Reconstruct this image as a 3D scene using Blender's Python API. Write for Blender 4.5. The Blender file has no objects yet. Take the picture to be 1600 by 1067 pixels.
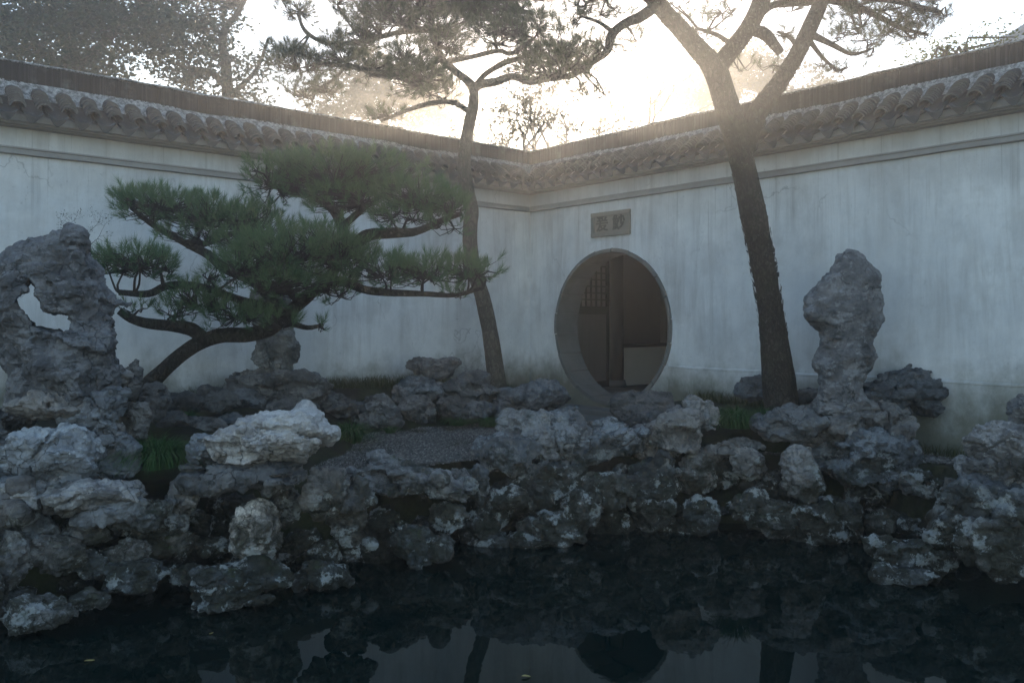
import bpy, math, random
import numpy as np
import openvdb
from mathutils import Vector, Matrix

sc = bpy.context.scene
COL = sc.collection
R = math.radians

# ------------------------------------------------------------------ camera
CZ = 1.4            # eye height above the garden path (z = 0)
F = 1310.0          # focal length in photo pixels (1600 wide)
HV = 500.0          # horizon row in the photo
cam = bpy.data.objects.new('camera', bpy.data.cameras.new('camera'))
COL.objects.link(cam)
cam.location = (0, 0, CZ)
cam.rotation_euler = (R(90), 0, 0)
cam.data.sensor_width = 36.0
cam.data.lens = F / 1600 * 36
cam.data.shift_y = -(533.5 - HV) / 1600
cam.data.clip_start = 0.05
cam.data.clip_end = 3000
sc.camera = cam

# ------------------------------------------------------------------ sky and sun
SUN_EL, SUN_AZ = R(13.5), R(2.5)      # low sun behind the corner of the walls
w = bpy.data.worlds.new('World')
sc.world = w
w.use_nodes = True
nt = w.node_tree
bg = nt.nodes['Background']
sky = nt.nodes.new('ShaderNodeTexSky')
sky.sky_type = 'NISHITA'
sky.sun_disc = False
sky.sun_elevation = SUN_EL
sky.sun_rotation = SUN_AZ
sky.altitude = 0
sky.air_density = 1.0
sky.dust_density = 0.3
sky.ozone_density = 1.0
nt.links.new(sky.outputs[0], bg.inputs[0])
bg.inputs[1].default_value = 0.15
sun = bpy.data.objects.new('sun', bpy.data.lights.new('sun', 'SUN'))
COL.objects.link(sun)
sd = Vector((math.sin(SUN_AZ) * math.cos(SUN_EL), math.cos(SUN_AZ) * math.cos(SUN_EL), math.sin(SUN_EL)))
sun.rotation_euler = (-sd).to_track_quat('-Z', 'Y').to_euler()
sun.location = sd * 60
sun.data.energy = 4.4
sun.data.angle = R(1.5)
sun.data.color = (1.0, 0.79, 0.57)

vs = sc.view_settings
vs.view_transform = 'Standard'
vs.look = 'None'
vs.gamma = 1
vs.use_curve_mapping = False
vs.exposure = 1.25
cy = sc.cycles
cy.use_denoising = True
cy.max_bounces = 5
cy.diffuse_bounces = 2
cy.glossy_bounces = 3
cy.volume_bounces = 0
cy.use_adaptive_sampling = True
cy.adaptive_threshold = 0.02
cy.transmission_bounces = 4
cy.transparent_max_bounces = 8
HAZE = 0.0085
HAZE_G = 0.72

# ------------------------------------------------------------------ helpers
rng = np.random.default_rng(7)


def P(u, v, D):
    return np.array([(u - 800) / F * D, D, CZ + (HV - v) / F * D])


def mesh_np(name, V, Fc, smooth=True, tint=None, uv=None):
    """V (n,3); Fc (m,k) array or list of arrays of equal-k faces"""
    V = np.asarray(V, dtype=np.float32)
    groups = Fc if isinstance(Fc, list) and isinstance(Fc[0], np.ndarray) else [Fc]
    groups = [np.asarray(g, dtype=np.int32) for g in groups if len(g)]
    me = bpy.data.meshes.new(name)
    me.vertices.add(len(V))
    me.vertices.foreach_set('co', V.ravel())
    loops = np.concatenate([g.ravel() for g in groups])
    tot = np.concatenate([np.full(len(g), g.shape[1], dtype=np.int32) for g in groups])
    start = np.concatenate([[0], np.cumsum(tot)[:-1]]).astype(np.int32)
    me.loops.add(len(loops))
    me.loops.foreach_set('vertex_index', loops)
    me.polygons.add(len(tot))
    me.polygons.foreach_set('loop_start', start)
    me.polygons.foreach_set('loop_total', tot)
    me.polygons.foreach_set('use_smooth', np.full(len(tot), smooth, dtype=bool))
    if tint is not None:
        a = me.attributes.new('tint', 'FLOAT', 'POINT')
        a.data.foreach_set('value', np.asarray(tint, dtype=np.float32))
    if uv is not None:
        l = me.uv_layers.new(name='UVMap')
        l.data.foreach_set('uv', np.asarray(uv, dtype=np.float32)[loops].ravel())
    me.update(calc_edges=True)
    me.validate()
    return me


def obj(name, me, mat=None, parent=None, tone=None):
    o = bpy.data.objects.new(name, me)
    COL.objects.link(o)
    if mat is not None and me is not None and not me.materials:
        me.materials.append(mat)
    if parent is not None:
        o.parent = parent
        o.matrix_parent_inverse = Matrix.Translation(-Vector(parent.location))
    if tone is not None:
        o.color = (tone[0], tone[1], tone[2], 1)
    return o


def tag(o, label=None, cat=None, group=None, kind=None):
    if label: o['label'] = label
    if cat: o['category'] = cat
    if group: o['group'] = group
    if kind: o['kind'] = kind
    return o


def thing(name, loc, label, cat, group=None):
    o = bpy.data.objects.new(name, None)
    COL.objects.link(o)
    o.empty_display_size = 0.2
    o.location = Vector([float(c) for c in loc])
    return tag(o, label, cat, group)


class MB:
    """collects polygons of one mesh"""
    def __init__(self):
        self.v, self.f, self.n, self.t = [], {}, 0, []

    def add(self, V, Fs, tint=0.5):
        V = np.asarray(V, dtype=np.float32)
        Fs = np.asarray(Fs, dtype=np.int32)
        self.v.append(V)
        self.f.setdefault(Fs.shape[1], []).append(Fs + self.n)
        t = np.full(len(V), tint, dtype=np.float32) if np.isscalar(tint) else np.asarray(tint, dtype=np.float32)
        self.t.append(t)
        self.n += len(V)

    def box(self, a, b, tint=0.5, fn=None):
        (x0, y0, z0), (x1, y1, z1) = a, b
        V = np.array([[x0, y0, z0], [x1, y0, z0], [x1, y1, z0], [x0, y1, z0],
                      [x0, y0, z1], [x1, y0, z1], [x1, y1, z1], [x0, y1, z1]], dtype=float)
        if fn is not None:
            V = fn(V)
        self.add(V, BOXF, tint)

    def mesh(self, name, smooth=True):
        return mesh_np(name, np.concatenate(self.v), [np.concatenate(g) for g in self.f.values()], smooth,
                       np.concatenate(self.t))


BOXF = np.array([[0, 3, 2, 1], [4, 5, 6, 7], [0, 1, 5, 4], [1, 2, 6, 5], [2, 3, 7, 6], [3, 0, 4, 7]])


def bevel(o, width=0.006, seg=2):
    m = o.modifiers.new('bevel', 'BEVEL')
    m.width = width
    m.segments = seg
    m.limit_method = 'ANGLE'
    return o


# periodic noise volumes
def make_vol(n, beta, seed):
    g = np.random.default_rng(seed).standard_normal((n, n, n))
    k = np.fft.fftfreq(n) * n
    kz = np.fft.rfftfreq(n) * n
    kk = np.sqrt(k[:, None, None] ** 2 + k[None, :, None] ** 2 + kz[None, None, :] ** 2)
    kk[0, 0, 0] = 1
    amp = kk ** (-beta)
    amp[0, 0, 0] = 0
    amp[kk < 2.5] = 0
    v = np.fft.irfftn(np.fft.rfftn(g) * amp, s=(n, n, n), axes=(0, 1, 2))
    return (v / v.std()).astype(np.float32)


NV = 96
VOL = make_vol(NV, 2.25, 1)     # fbm; lowest feature about NV/3 voxels
VOL2 = make_vol(NV, 1.6, 2)     # rougher


def samp(vol, p):
    """trilinear periodic lookup; p (...,3) in voxels"""
    n = vol.shape[0]
    fl = np.floor(p)
    fr = (p - fl).astype(np.float32)
    i = fl.astype(np.int32) % n
    j = (i + 1) % n
    flat = vol.ravel()
    x0, y0, z0 = i[..., 0] * (n * n), i[..., 1] * n, i[..., 2]
    x1, y1, z1 = j[..., 0] * (n * n), j[..., 1] * n, j[..., 2]
    fx, fy, fz = fr[..., 0], fr[..., 1], fr[..., 2]
    c00 = flat[x0 + y0 + z0] * (1 - fz) + flat[x0 + y0 + z1] * fz
    c01 = flat[x0 + y1 + z0] * (1 - fz) + flat[x0 + y1 + z1] * fz
    c10 = flat[x1 + y0 + z0] * (1 - fz) + flat[x1 + y0 + z1] * fz
    c11 = flat[x1 + y1 + z0] * (1 - fz) + flat[x1 + y1 + z1] * fz
    return (c00 * (1 - fy) + c01 * fy) * (1 - fx) + (c10 * (1 - fy) + c11 * fy) * fx


def vnormals(V, Q):
    a, b, c, d = V[Q[:, 0]], V[Q[:, 1]], V[Q[:, 2]], V[Q[:, 3]]
    fn = np.cross(c - a, d - b)
    N = np.zeros_like(V)
    for k in range(3):
        acc = np.zeros(len(V))
        for c_ in range(4):
            acc += np.bincount(Q[:, c_], weights=fn[:, k], minlength=len(V))
        N[:, k] = acc
    l = np.linalg.norm(N, axis=1, keepdims=True)
    return N / np.maximum(l, 1e-9)


def tubes_catmull(pts, rad, step):
    pts = np.asarray(pts, float)
    rad = np.asarray(rad, float)
    n = len(pts)
    if n == 2:
        L = np.linalg.norm(pts[1] - pts[0])
        k = max(2, int(L / step) + 1)
        t = np.linspace(0, 1, k)[:, None]
        return pts[0] * (1 - t) + pts[1] * t, rad[0] * (1 - t[:, 0]) + rad[1] * t[:, 0]
    ext = np.vstack([2 * pts[0] - pts[1], pts, 2 * pts[-1] - pts[-2]])
    er = np.concatenate([[rad[0]], rad, [rad[-1]]])
    out, orr = [], []
    for i in range(n - 1):
        p0, p1, p2, p3 = ext[i], ext[i + 1], ext[i + 2], ext[i + 3]
        L = np.linalg.norm(p2 - p1)
        k = max(2, int(L / step) + 1)
        t = np.linspace(0, 1, k, endpoint=(i == n - 2))[:, None]
        q = 0.5 * ((2 * p1) + (-p0 + p2) * t + (2 * p0 - 5 * p1 + 4 * p2 - p3) * t ** 2 + (-p0 + 3 * p1 - 3 * p2 + p3) * t ** 3)
        out.append(q)
        tt = t[:, 0]
        orr.append(er[i + 1] * (1 - tt) + er[i + 2] * tt)
    return np.vstack(out), np.concatenate(orr)


def tube(mb, pts, rad, sides=6, step=0.1, rough=0.0, rscale=30.0, tint=0.5, smooth_path=True):
    q, r = tubes_catmull(pts, rad, step)
    n = len(q)
    T = np.gradient(q, axis=0)
    T /= np.maximum(np.linalg.norm(T, axis=1, keepdims=True), 1e-9)
    up = np.array([0.0, 0.0, 1.0]) if abs(T[0, 2]) < 0.9 else np.array([1.0, 0.0, 0.0])
    U = np.cross(T[0], up); U /= np.linalg.norm(U)
    Us = [U]
    for i in range(1, n):
        U = U - T[i] * np.dot(U, T[i])
        U /= max(np.linalg.norm(U), 1e-9)
        Us.append(U)
    Us = np.array(Us)
    Ws = np.cross(T, Us)
    a = np.linspace(0, 2 * np.pi, sides, endpoint=False)
    ring = Us[:, None, :] * np.cos(a)[None, :, None] + Ws[:, None, :] * np.sin(a)[None, :, None]
    rr = np.repeat(r[:, None], sides, 1)
    if rough > 0:
        base = q[:, None, :] + ring * rr[..., None]
        n1 = samp(VOL, base * rscale * 0.35 + 11)
        st = base * rscale * np.array([1.0, 1.0, 0.5])
        n2 = 1 - np.abs(samp(VOL2, st + 3))
        rr = rr * (1 + rough * 1.2 * n1) + rough * 0.10 * n2 * np.minimum(rr, 0.12) * 4
    V = q[:, None, :] + ring * rr[..., None]
    V = V.reshape(-1, 3)
    i = np.arange(n - 1)[:, None] * sides
    k = np.arange(sides)[None, :]
    k2 = (k + 1) % sides
    Q = np.stack([i + k, i + k2, i + sides + k2, i + sides + k], -1).reshape(-1, 4)
    V = np.vstack([V, q[0], q[-1]])
    nb = n * sides
    cap0 = np.stack([np.full(sides, nb), k2[0], k[0], k[0]], -1)[:, :3]
    cap1 = np.stack([np.full(sides, nb + 1), (n - 1) * sides + k[0], (n - 1) * sides + k2[0]], -1)
    base_n = mb.n
    mb.add(V, Q, tint)
    mb.f.setdefault(3, []).append(np.vstack([cap0, cap1]).astype(np.int32) + base_n)
    return q, r


# ------------------------------------------------------------------ materials
class G:
    def __init__(s, name):
        s.m = bpy.data.materials.new(name)
        s.m.use_nodes = True
        s.nt = s.m.node_tree
        s.N = s.nt.nodes
        s.bsdf = s.N['Principled BSDF']
        s.out = s.N['Material Output']

    def set(s, sock, val):
        if isinstance(val, bpy.types.NodeSocket):
            s.nt.links.new(val, sock)
        elif val is not None:
            if isinstance(val, (tuple, list)) and len(val) == 3 and sock.type == 'RGBA':
                val = (*val, 1)
            sock.default_value = val

    def n(s, typ, props=None, **ins):
        nd = s.N.new('ShaderNode' + typ)
        for k, v in (props or {}).items():
            setattr(nd, k, v)
        for k, v in ins.items():
            key = int(k[1:]) if k[0] == '_' else k
            s.set(nd.inputs[key], v)
        return nd

    def pos(s):
        return s.n('NewGeometry').outputs['Position']

    def noise(s, vec, scale, detail=6, rough=0.6, dist=0.0):
        return s.n('TexNoise', Vector=vec, Scale=scale, Detail=detail, Roughness=rough, Distortion=dist).outputs['Fac']

    def mapv(s, vec, sc_):
        return s.n('VectorMath', {'operation': 'MULTIPLY'}, _0=vec, _1=sc_).outputs[0]

    def ramp(s, fac, stops, interp='LINEAR'):
        nd = s.n('ValToRGB', _0=fac)
        cr = nd.color_ramp
        cr.interpolation = interp
        while len(cr.elements) < len(stops):
            cr.elements.new(0.5)
        for e, (p, c) in zip(cr.elements, stops):
            e.position = p
            e.color = (c, c, c, 1) if not isinstance(c, (tuple, list)) else (*c, 1)
        return nd.outputs[0]

    def mix(s, fac, a, b, mode='MIX'):
        nd = s.N.new('ShaderNodeMix')
        nd.data_type = 'RGBA'
        nd.blend_type = mode
        s.set(nd.inputs[0], fac)
        s.set(nd.inputs[6], a)
        s.set(nd.inputs[7], b)
        return nd.outputs[2]

    def math(s, op, a, b=0.0, c=None):
        nd = s.n('Math', {'operation': op}, _0=a, _1=b)
        if c is not None:
            s.set(nd.inputs[2], c)
        return nd.outputs[0]

    def rng(s, v, a, b, c=0.0, d=1.0):
        return s.n('MapRange', {'interpolation_type': 'SMOOTHSTEP'}, _0=v, _1=a, _2=b, _3=c, _4=d).outputs[0]

    def bump(s, h, strength=0.5, dist=0.01, normal=None):
        nd = s.n('Bump', Strength=strength, Distance=dist, Height=h)
        if normal is not None:
            s.set(nd.inputs['Normal'], normal)
        return nd.outputs[0]

    def fin(s, color=None, rough=0.8, normal=None, spec=0.3):
        s.set(s.bsdf.inputs['Base Color'], color)
        s.set(s.bsdf.inputs['Roughness'], rough)
        s.set(s.bsdf.inputs['Specular IOR Level'], spec)
        if normal is not None:
            s.set(s.bsdf.inputs['Normal'], normal)
        return s.m


def attr(g, name):
    return g.n('Attribute', {'attribute_name': name}).outputs['Fac']


def m_plaster():
    g = G('lime_plaster')
    uv = g.n('UVMap', {'uv_map': 'UVMap'}).outputs[0]
    pos = g.pos()
    sep = g.n('SeparateXYZ', _0=uv)
    s_, z_ = sep.outputs[0], sep.outputs[1]
    base = g.mix(g.ramp(g.noise(pos, 0.9, 9, 0.66), [(0.35, 0.0), (0.65, 1.0)]), (0.64, 0.66, 0.67), (0.86, 0.87, 0.86))
    bl = g.ramp(g.noise(g.mapv(uv, (2.4, 1.5, 1)), 1.0, 9, 0.75), [(0.50, 0.0), (0.62, 1.0)])
    base = g.mix(g.math('MULTIPLY', bl, 0.22), base, (0.45, 0.45, 0.43))
    # rain streaks running down
    st = g.noise(g.mapv(uv, (5.0, 0.5, 1)), 1.0, 8, 0.7, 0.5)
    stm = g.math('MULTIPLY', g.ramp(st, [(0.45, 0.0), (0.68, 1.0)]), g.ramp(g.noise(pos, 0.7, 4), [(0.36, 0.0), (0.62, 1.0)]))
    base = g.mix(g.math('MULTIPLY', stm, 0.55), base, (0.37, 0.355, 0.33))
    # grey-brown weathering under the cornice
    top = g.rng(g.math('ADD', z_, g.math('MULTIPLY', g.noise(g.mapv(uv, (2.2, 0.8, 1)), 1.0, 5), 1.2)), 3.1, 4.3)
    base = g.mix(g.math('MULTIPLY', top, 0.6), base, (0.40, 0.375, 0.34))
    # sharp drip marks below the cornice and the coping
    dr = g.ramp(g.noise(g.mapv(uv, (16.0, 0.30, 1)), 1.0, 4, 0.6, 0.2), [(0.56, 0.0), (0.66, 1.0)])
    drm = g.math('MULTIPLY', dr, g.rng(g.math('ADD', z_, g.math('MULTIPLY', g.noise(g.mapv(uv, (3.0, 0.4, 1)), 1.0, 3), 1.6)), 2.9, 3.9))
    base = g.mix(g.math('MULTIPLY', drm, 0.45), base, (0.30, 0.29, 0.27))
    # hairline cracks
    cv_ = g.n('TexVoronoi', {'feature': 'DISTANCE_TO_EDGE'}, Vector=g.n('VectorMath', {'operation': 'ADD'}, _0=g.mapv(uv, (1.0, 0.8, 1)), _1=g.n('VectorMath', {'operation': 'SCALE'}, _0=g.n('TexNoise', Vector=pos, Scale=2.5, Detail=6.0).outputs['Color'], Scale=0.6).outputs[0]).outputs[0], Scale=0.8).outputs['Distance']
    ck = g.math('MULTIPLY', g.ramp(cv_, [(0.0, 1.0), (0.006, 0.0)]), g.ramp(g.noise(pos, 0.8, 3), [(0.50, 0.0), (0.58, 1.0)]))
    base = g.mix(g.math('MULTIPLY', ck, 0.5), base, (0.22, 0.22, 0.21))
    # patchy repairs
    pt = g.ramp(g.noise(g.mapv(uv, (0.8, 0.9, 1)), 1.0, 9, 0.72, 0.1), [(0.54, 0.0), (0.60, 1.0)])
    base = g.mix(g.math('MULTIPLY', pt, 0.22), base, (0.46, 0.455, 0.43))
    # fine mould speckles
    sp = g.ramp(g.noise(pos, 26, 5, 0.7), [(0.60, 0.0), (0.70, 1.0)])
    spm = g.math('MULTIPLY', sp, g.ramp(g.noise(pos, 1.6, 4), [(0.45, 0.0), (0.65, 1.0)]))
    base = g.mix(g.math('MULTIPLY', spm, 0.4), base, (0.16, 0.17, 0.15))
    # moss and algae rising from the ground
    hz = g.math('ADD', z_, g.math('MULTIPLY', g.math('SUBTRACT', g.noise(g.mapv(uv, (1.3, 0.9, 1)), 1.0, 8, 0.68), 0.5), 1.7))
    ms = g.rng(hz, 1.05, 0.30)
    mc = g.mix(g.noise(pos, 7, 5), (0.055, 0.062, 0.035), (0.17, 0.165, 0.10))
    base = g.mix(g.math('MULTIPLY', ms, 0.88), base, mc)
    h = g.math('ADD', g.math('MULTIPLY', g.noise(pos, 3.0, 6, 0.6), 1.0), g.math('MULTIPLY', g.noise(pos, 40, 4, 0.6), 0.12))
    return g.fin(base, 0.9, g.bump(h, 0.35, 0.02), 0.2)


def m_moulding():
    g = G('weathered_moulding_plaster')
    pos = g.pos()
    c = g.mix(g.noise(pos, 2.5, 8, 0.7), (0.20, 0.19, 0.18), (0.46, 0.45, 0.43))
    return g.fin(c, 0.9, g.bump(g.noise(pos, 20, 5), 0.4, 0.01), 0.2)


def m_tile(name, dark, light, lichen=0.3):
    g = G(name)
    pos = g.pos()
    oi = g.n('ObjectInfo').outputs['Random']
    c = g.mix(g.noise(pos, 9, 7, 0.65), dark, light)
    c = g.mix(g.math('MULTIPLY', oi, 0.35), c, tuple(0.5 * d for d in dark))
    li = g.ramp(g.noise(pos, 16, 7, 0.72), [(0.56, 0.0), (0.66, 1.0)])
    c = g.mix(g.math('MULTIPLY', li, lichen), c, (0.30, 0.31, 0.29))
    mo = g.ramp(g.noise(pos, 4.5, 4, 0.6), [(0.55, 0.0), (0.72, 1.0)])
    c = g.mix(g.math('MULTIPLY', mo, 0.5), c, (0.06, 0.065, 0.03))
    return g.fin(c, 0.88, g.bump(g.noise(pos, 45, 5, 0.7), 0.5, 0.006), 0.25)


def m_mortar():
    g = G('mottled_ridge_mortar')
    pos = g.pos()
    a = g.ramp(g.noise(pos, 22, 8, 0.75), [(0.40, 0.07), (0.50, 0.28), (0.62, 0.62)])
    c = g.mix(g.noise(pos, 2.0, 4), a, g.mix(0.5, a, (0.22, 0.23, 0.22)))
    return g.fin(c, 0.95, g.bump(g.noise(pos, 25, 6, 0.7), 0.6, 0.012), 0.15)


def m_ridge():
    g = G('ridge_tile_edges')
    pos = g.pos()
    t = attr(g, 'tint')
    c = g.mix(t, (0.014, 0.0145, 0.016), (0.085, 0.088, 0.092))
    li = g.ramp(g.noise(pos, 5, 7, 0.7), [(0.55, 0.0), (0.75, 1.0)])
    c = g.mix(g.math('MULTIPLY', li, 0.4), c, (0.26, 0.27, 0.27))
    return g.fin(c, 0.9, g.bump(g.noise(pos, 60, 4), 0.4, 0.004), 0.2)


def m_rock():
    g = G('weathered_limestone')
    pos = g.pos()
    oi = g.n('ObjectInfo')
    off = g.n('VectorMath', {'operation': 'ADD'}, _0=pos, _1=g.n('VectorMath', {'operation': 'SCALE'}, _0=(7.1, 3.3, 5.7), Scale=oi.outputs['Random']).outputs[0]).outputs[0]
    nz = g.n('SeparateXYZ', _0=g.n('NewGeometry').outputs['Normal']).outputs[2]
    z = g.n('SeparateXYZ', _0=pos).outputs[2]
    zz = g.math('ADD', z, g.math('MULTIPLY', g.math('SUBTRACT', g.noise(off, 2.6, 7, 0.7), 0.5), 2.4))
    low = g.rng(zz, 0.30, -0.30)
    n1 = g.noise(off, 4.5, 8, 0.75, 0.1)
    c = g.ramp(n1, [(0.28, (0.035, 0.036, 0.039)), (0.46, (0.095, 0.099, 0.105)), (0.60, (0.15, 0.156, 0.163)), (0.76, (0.22, 0.228, 0.235))])
    # rusty brown
    br = g.ramp(g.noise(off, 4.7, 6, 0.6), [(0.56, 0.0), (0.70, 1.0)])
    c = g.mix(g.math('MULTIPLY', br, 0.35), c, (0.10, 0.080, 0.062))
    # pale calcite crusts with crisp ragged edges
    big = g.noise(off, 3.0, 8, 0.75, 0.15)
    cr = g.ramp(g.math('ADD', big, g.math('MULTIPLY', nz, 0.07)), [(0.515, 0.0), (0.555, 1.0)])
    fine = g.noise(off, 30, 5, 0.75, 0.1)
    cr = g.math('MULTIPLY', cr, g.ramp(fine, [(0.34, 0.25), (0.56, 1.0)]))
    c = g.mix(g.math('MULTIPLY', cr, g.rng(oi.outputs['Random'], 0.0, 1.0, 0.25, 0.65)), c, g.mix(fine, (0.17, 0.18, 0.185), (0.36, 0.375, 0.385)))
    c = g.mix(1.0, c, oi.outputs['Color'], 'MULTIPLY')
    c = g.mix(1.0, c, (1.22, 1.18, 1.13), 'MULTIPLY')
    # thin fissures
    wp = g.n('VectorMath', {'operation': 'ADD'}, _0=off, _1=g.n('VectorMath', {'operation': 'SCALE'}, _0=g.n('TexNoise', Vector=off, Scale=4.0, Detail=5.0).outputs['Color'], Scale=0.35).outputs[0]).outputs[0]
    vo = g.n('TexVoronoi', {'feature': 'DISTANCE_TO_EDGE'}, Vector=g.mapv(wp, (1, 1, 1.5)), Scale=5.0).outputs['Distance']
    fis = g.ramp(vo, [(0.0, 1.0), (0.035, 0.0)])
    fis = g.math('MULTIPLY', fis, g.ramp(g.noise(off, 2.3, 3), [(0.45, 0.0), (0.6, 1.0)]))
    c = g.mix(g.math('MULTIPLY', fis, 0.8), c, (0.02, 0.021, 0.02))
    # moss on upward ledges, algae band above the water
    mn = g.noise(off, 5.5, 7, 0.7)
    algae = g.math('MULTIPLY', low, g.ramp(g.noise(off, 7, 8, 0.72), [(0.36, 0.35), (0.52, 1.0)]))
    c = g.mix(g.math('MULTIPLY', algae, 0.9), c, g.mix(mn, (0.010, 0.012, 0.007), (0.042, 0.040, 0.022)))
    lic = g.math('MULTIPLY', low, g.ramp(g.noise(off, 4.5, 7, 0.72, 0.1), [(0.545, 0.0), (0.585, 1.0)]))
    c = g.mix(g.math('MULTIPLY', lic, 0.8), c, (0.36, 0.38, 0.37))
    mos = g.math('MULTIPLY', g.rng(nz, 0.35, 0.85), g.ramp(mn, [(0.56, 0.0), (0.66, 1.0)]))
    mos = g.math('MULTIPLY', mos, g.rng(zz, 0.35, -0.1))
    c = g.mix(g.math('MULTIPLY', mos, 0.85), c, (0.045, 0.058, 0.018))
    h = g.math('ADD', g.math('MULTIPLY', g.noise(off, 14, 6, 0.75, 0.1), 1.0), g.math('MULTIPLY', fis, -0.5))
    h2 = g.noise(g.mapv(off, (5, 5, 18)), 1.0, 5, 0.7, 0.2)
    nrm = g.bump(h2, 0.4, 0.03, g.bump(h, 0.75, 0.03))
    return g.fin(c, 0.85, nrm, 0.3)


def m_bark(name, dark, light, sc_=18):
    g = G(name)
    pos = g.pos()
    v = g.mapv(pos, (1, 1, 0.5))
    vo = g.n('TexVoronoi', {'feature': 'DISTANCE_TO_EDGE'}, Vector=g.n('VectorMath', {'operation': 'ADD'}, _0=v, _1=g.n('VectorMath', {'operation': 'SCALE'}, _0=g.n('TexNoise', Vector=v, Scale=16.0, Detail=6.0).outputs['Color'], Scale=0.16).outputs[0]).outputs[0], Scale=sc_).outputs['Distance']
    plate = g.ramp(vo, [(0.0, 0.0), (0.30, 1.0)])
    c = g.mix(g.noise(pos, 12, 8, 0.7), dark, light)
    c = g.mix(g.math('MULTIPLY', g.math('SUBTRACT', 1.0, plate), 0.7), c, tuple(0.4 * d for d in dark))
    li = g.ramp(g.noise(pos, 24, 6, 0.7), [(0.60, 0.0), (0.68, 1.0)])
    c = g.mix(g.math('MULTIPLY', li, 0.6), c, (0.26, 0.27, 0.25))
    mo = g.ramp(g.noise(pos, 3.5, 5, 0.65), [(0.52, 0.0), (0.68, 1.0)])
    c = g.mix(g.math('MULTIPLY', mo, 0.35), c, (0.055, 0.065, 0.03))
    h = g.math('ADD', plate, g.math('MULTIPLY', g.noise(pos, 30, 6, 0.7), 0.6))
    return g.fin(c, 0.92, g.bump(h, 0.9, 0.02), 0.2)


def m_leaf(name, a, b, trans=0.3, tcol=None):
    g = G(name)
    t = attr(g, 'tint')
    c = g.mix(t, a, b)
    g.fin(c, 0.6, None, 0.3)
    tr = g.n('BsdfTranslucent', Color=tcol or g.mix(0.4, c, (b[0] * 1.4, b[1] * 1.3, b[2])))
    mx = g.n('MixShader', _0=trans, _1=g.bsdf.outputs[0], _2=tr.outputs[0])
    g.nt.links.new(mx.outputs[0], g.out.inputs[0])
    return g.m


def m_simple(name, a, b, scale=6, rough=0.85, bump=0.3, bs=30, spec=0.3):
    g = G(name)
    pos = g.pos()
    c = g.mix(g.noise(pos, scale, 7, 0.65), a, b)
    return g.fin(c, rough, g.bump(g.noise(pos, bs, 5, 0.65), bump, 0.01), spec)


def m_wood(name, a, b):
    g = G(name)
    pos = g.pos()
    c = g.mix(g.noise(g.mapv(pos, (14, 14, 1.2)), 1.0, 6, 0.6), a, b)
    return g.fin(c, 0.6, g.bump(g.noise(g.mapv(pos, (40, 40, 3)), 1.0, 4), 0.3, 0.004), 0.35)


def m_water():
    g = G('dark_pond_water')
    pos = g.pos()
    h = g.math('ADD', g.noise(pos, 2.2, 3, 0.5, 0.5), g.math('MULTIPLY', g.noise(pos, 9, 2, 0.5), 0.15))
    g.fin((0.0016, 0.0095, 0.0088), 0.015, g.bump(h, 0.05, 0.02), 0.5)
    g.bsdf.inputs['IOR'].default_value = 1.36
    return g.m


def m_soil():
    g = G('mossy_soil')
    pos = g.pos()
    c = g.mix(g.noise(pos, 5, 9, 0.7), (0.014, 0.013, 0.010), (0.055, 0.050, 0.040))
    mo = g.ramp(g.noise(pos, 1.8, 7, 0.7), [(0.42, 0.0), (0.6, 1.0)])
    c = g.mix(g.math('MULTIPLY', mo, 0.75), c, g.mix(g.noise(pos, 30, 4), (0.022, 0.03, 0.010), (0.07, 0.085, 0.03)))
    return g.fin(c, 0.95, g.bump(g.noise(pos, 28, 8, 0.75), 0.9, 0.03), 0.15)


def m_pebble():
    g = G('dark_river_pebbles')
    t = attr(g, 'tint')
    c = g.ramp(t, [(0.0, (0.05, 0.048, 0.045)), (0.5, (0.16, 0.152, 0.138)), (0.85, (0.29, 0.275, 0.25)), (1.0, (0.42, 0.40, 0.37))])
    return g.fin(c, 0.75, None, 0.35)


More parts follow.
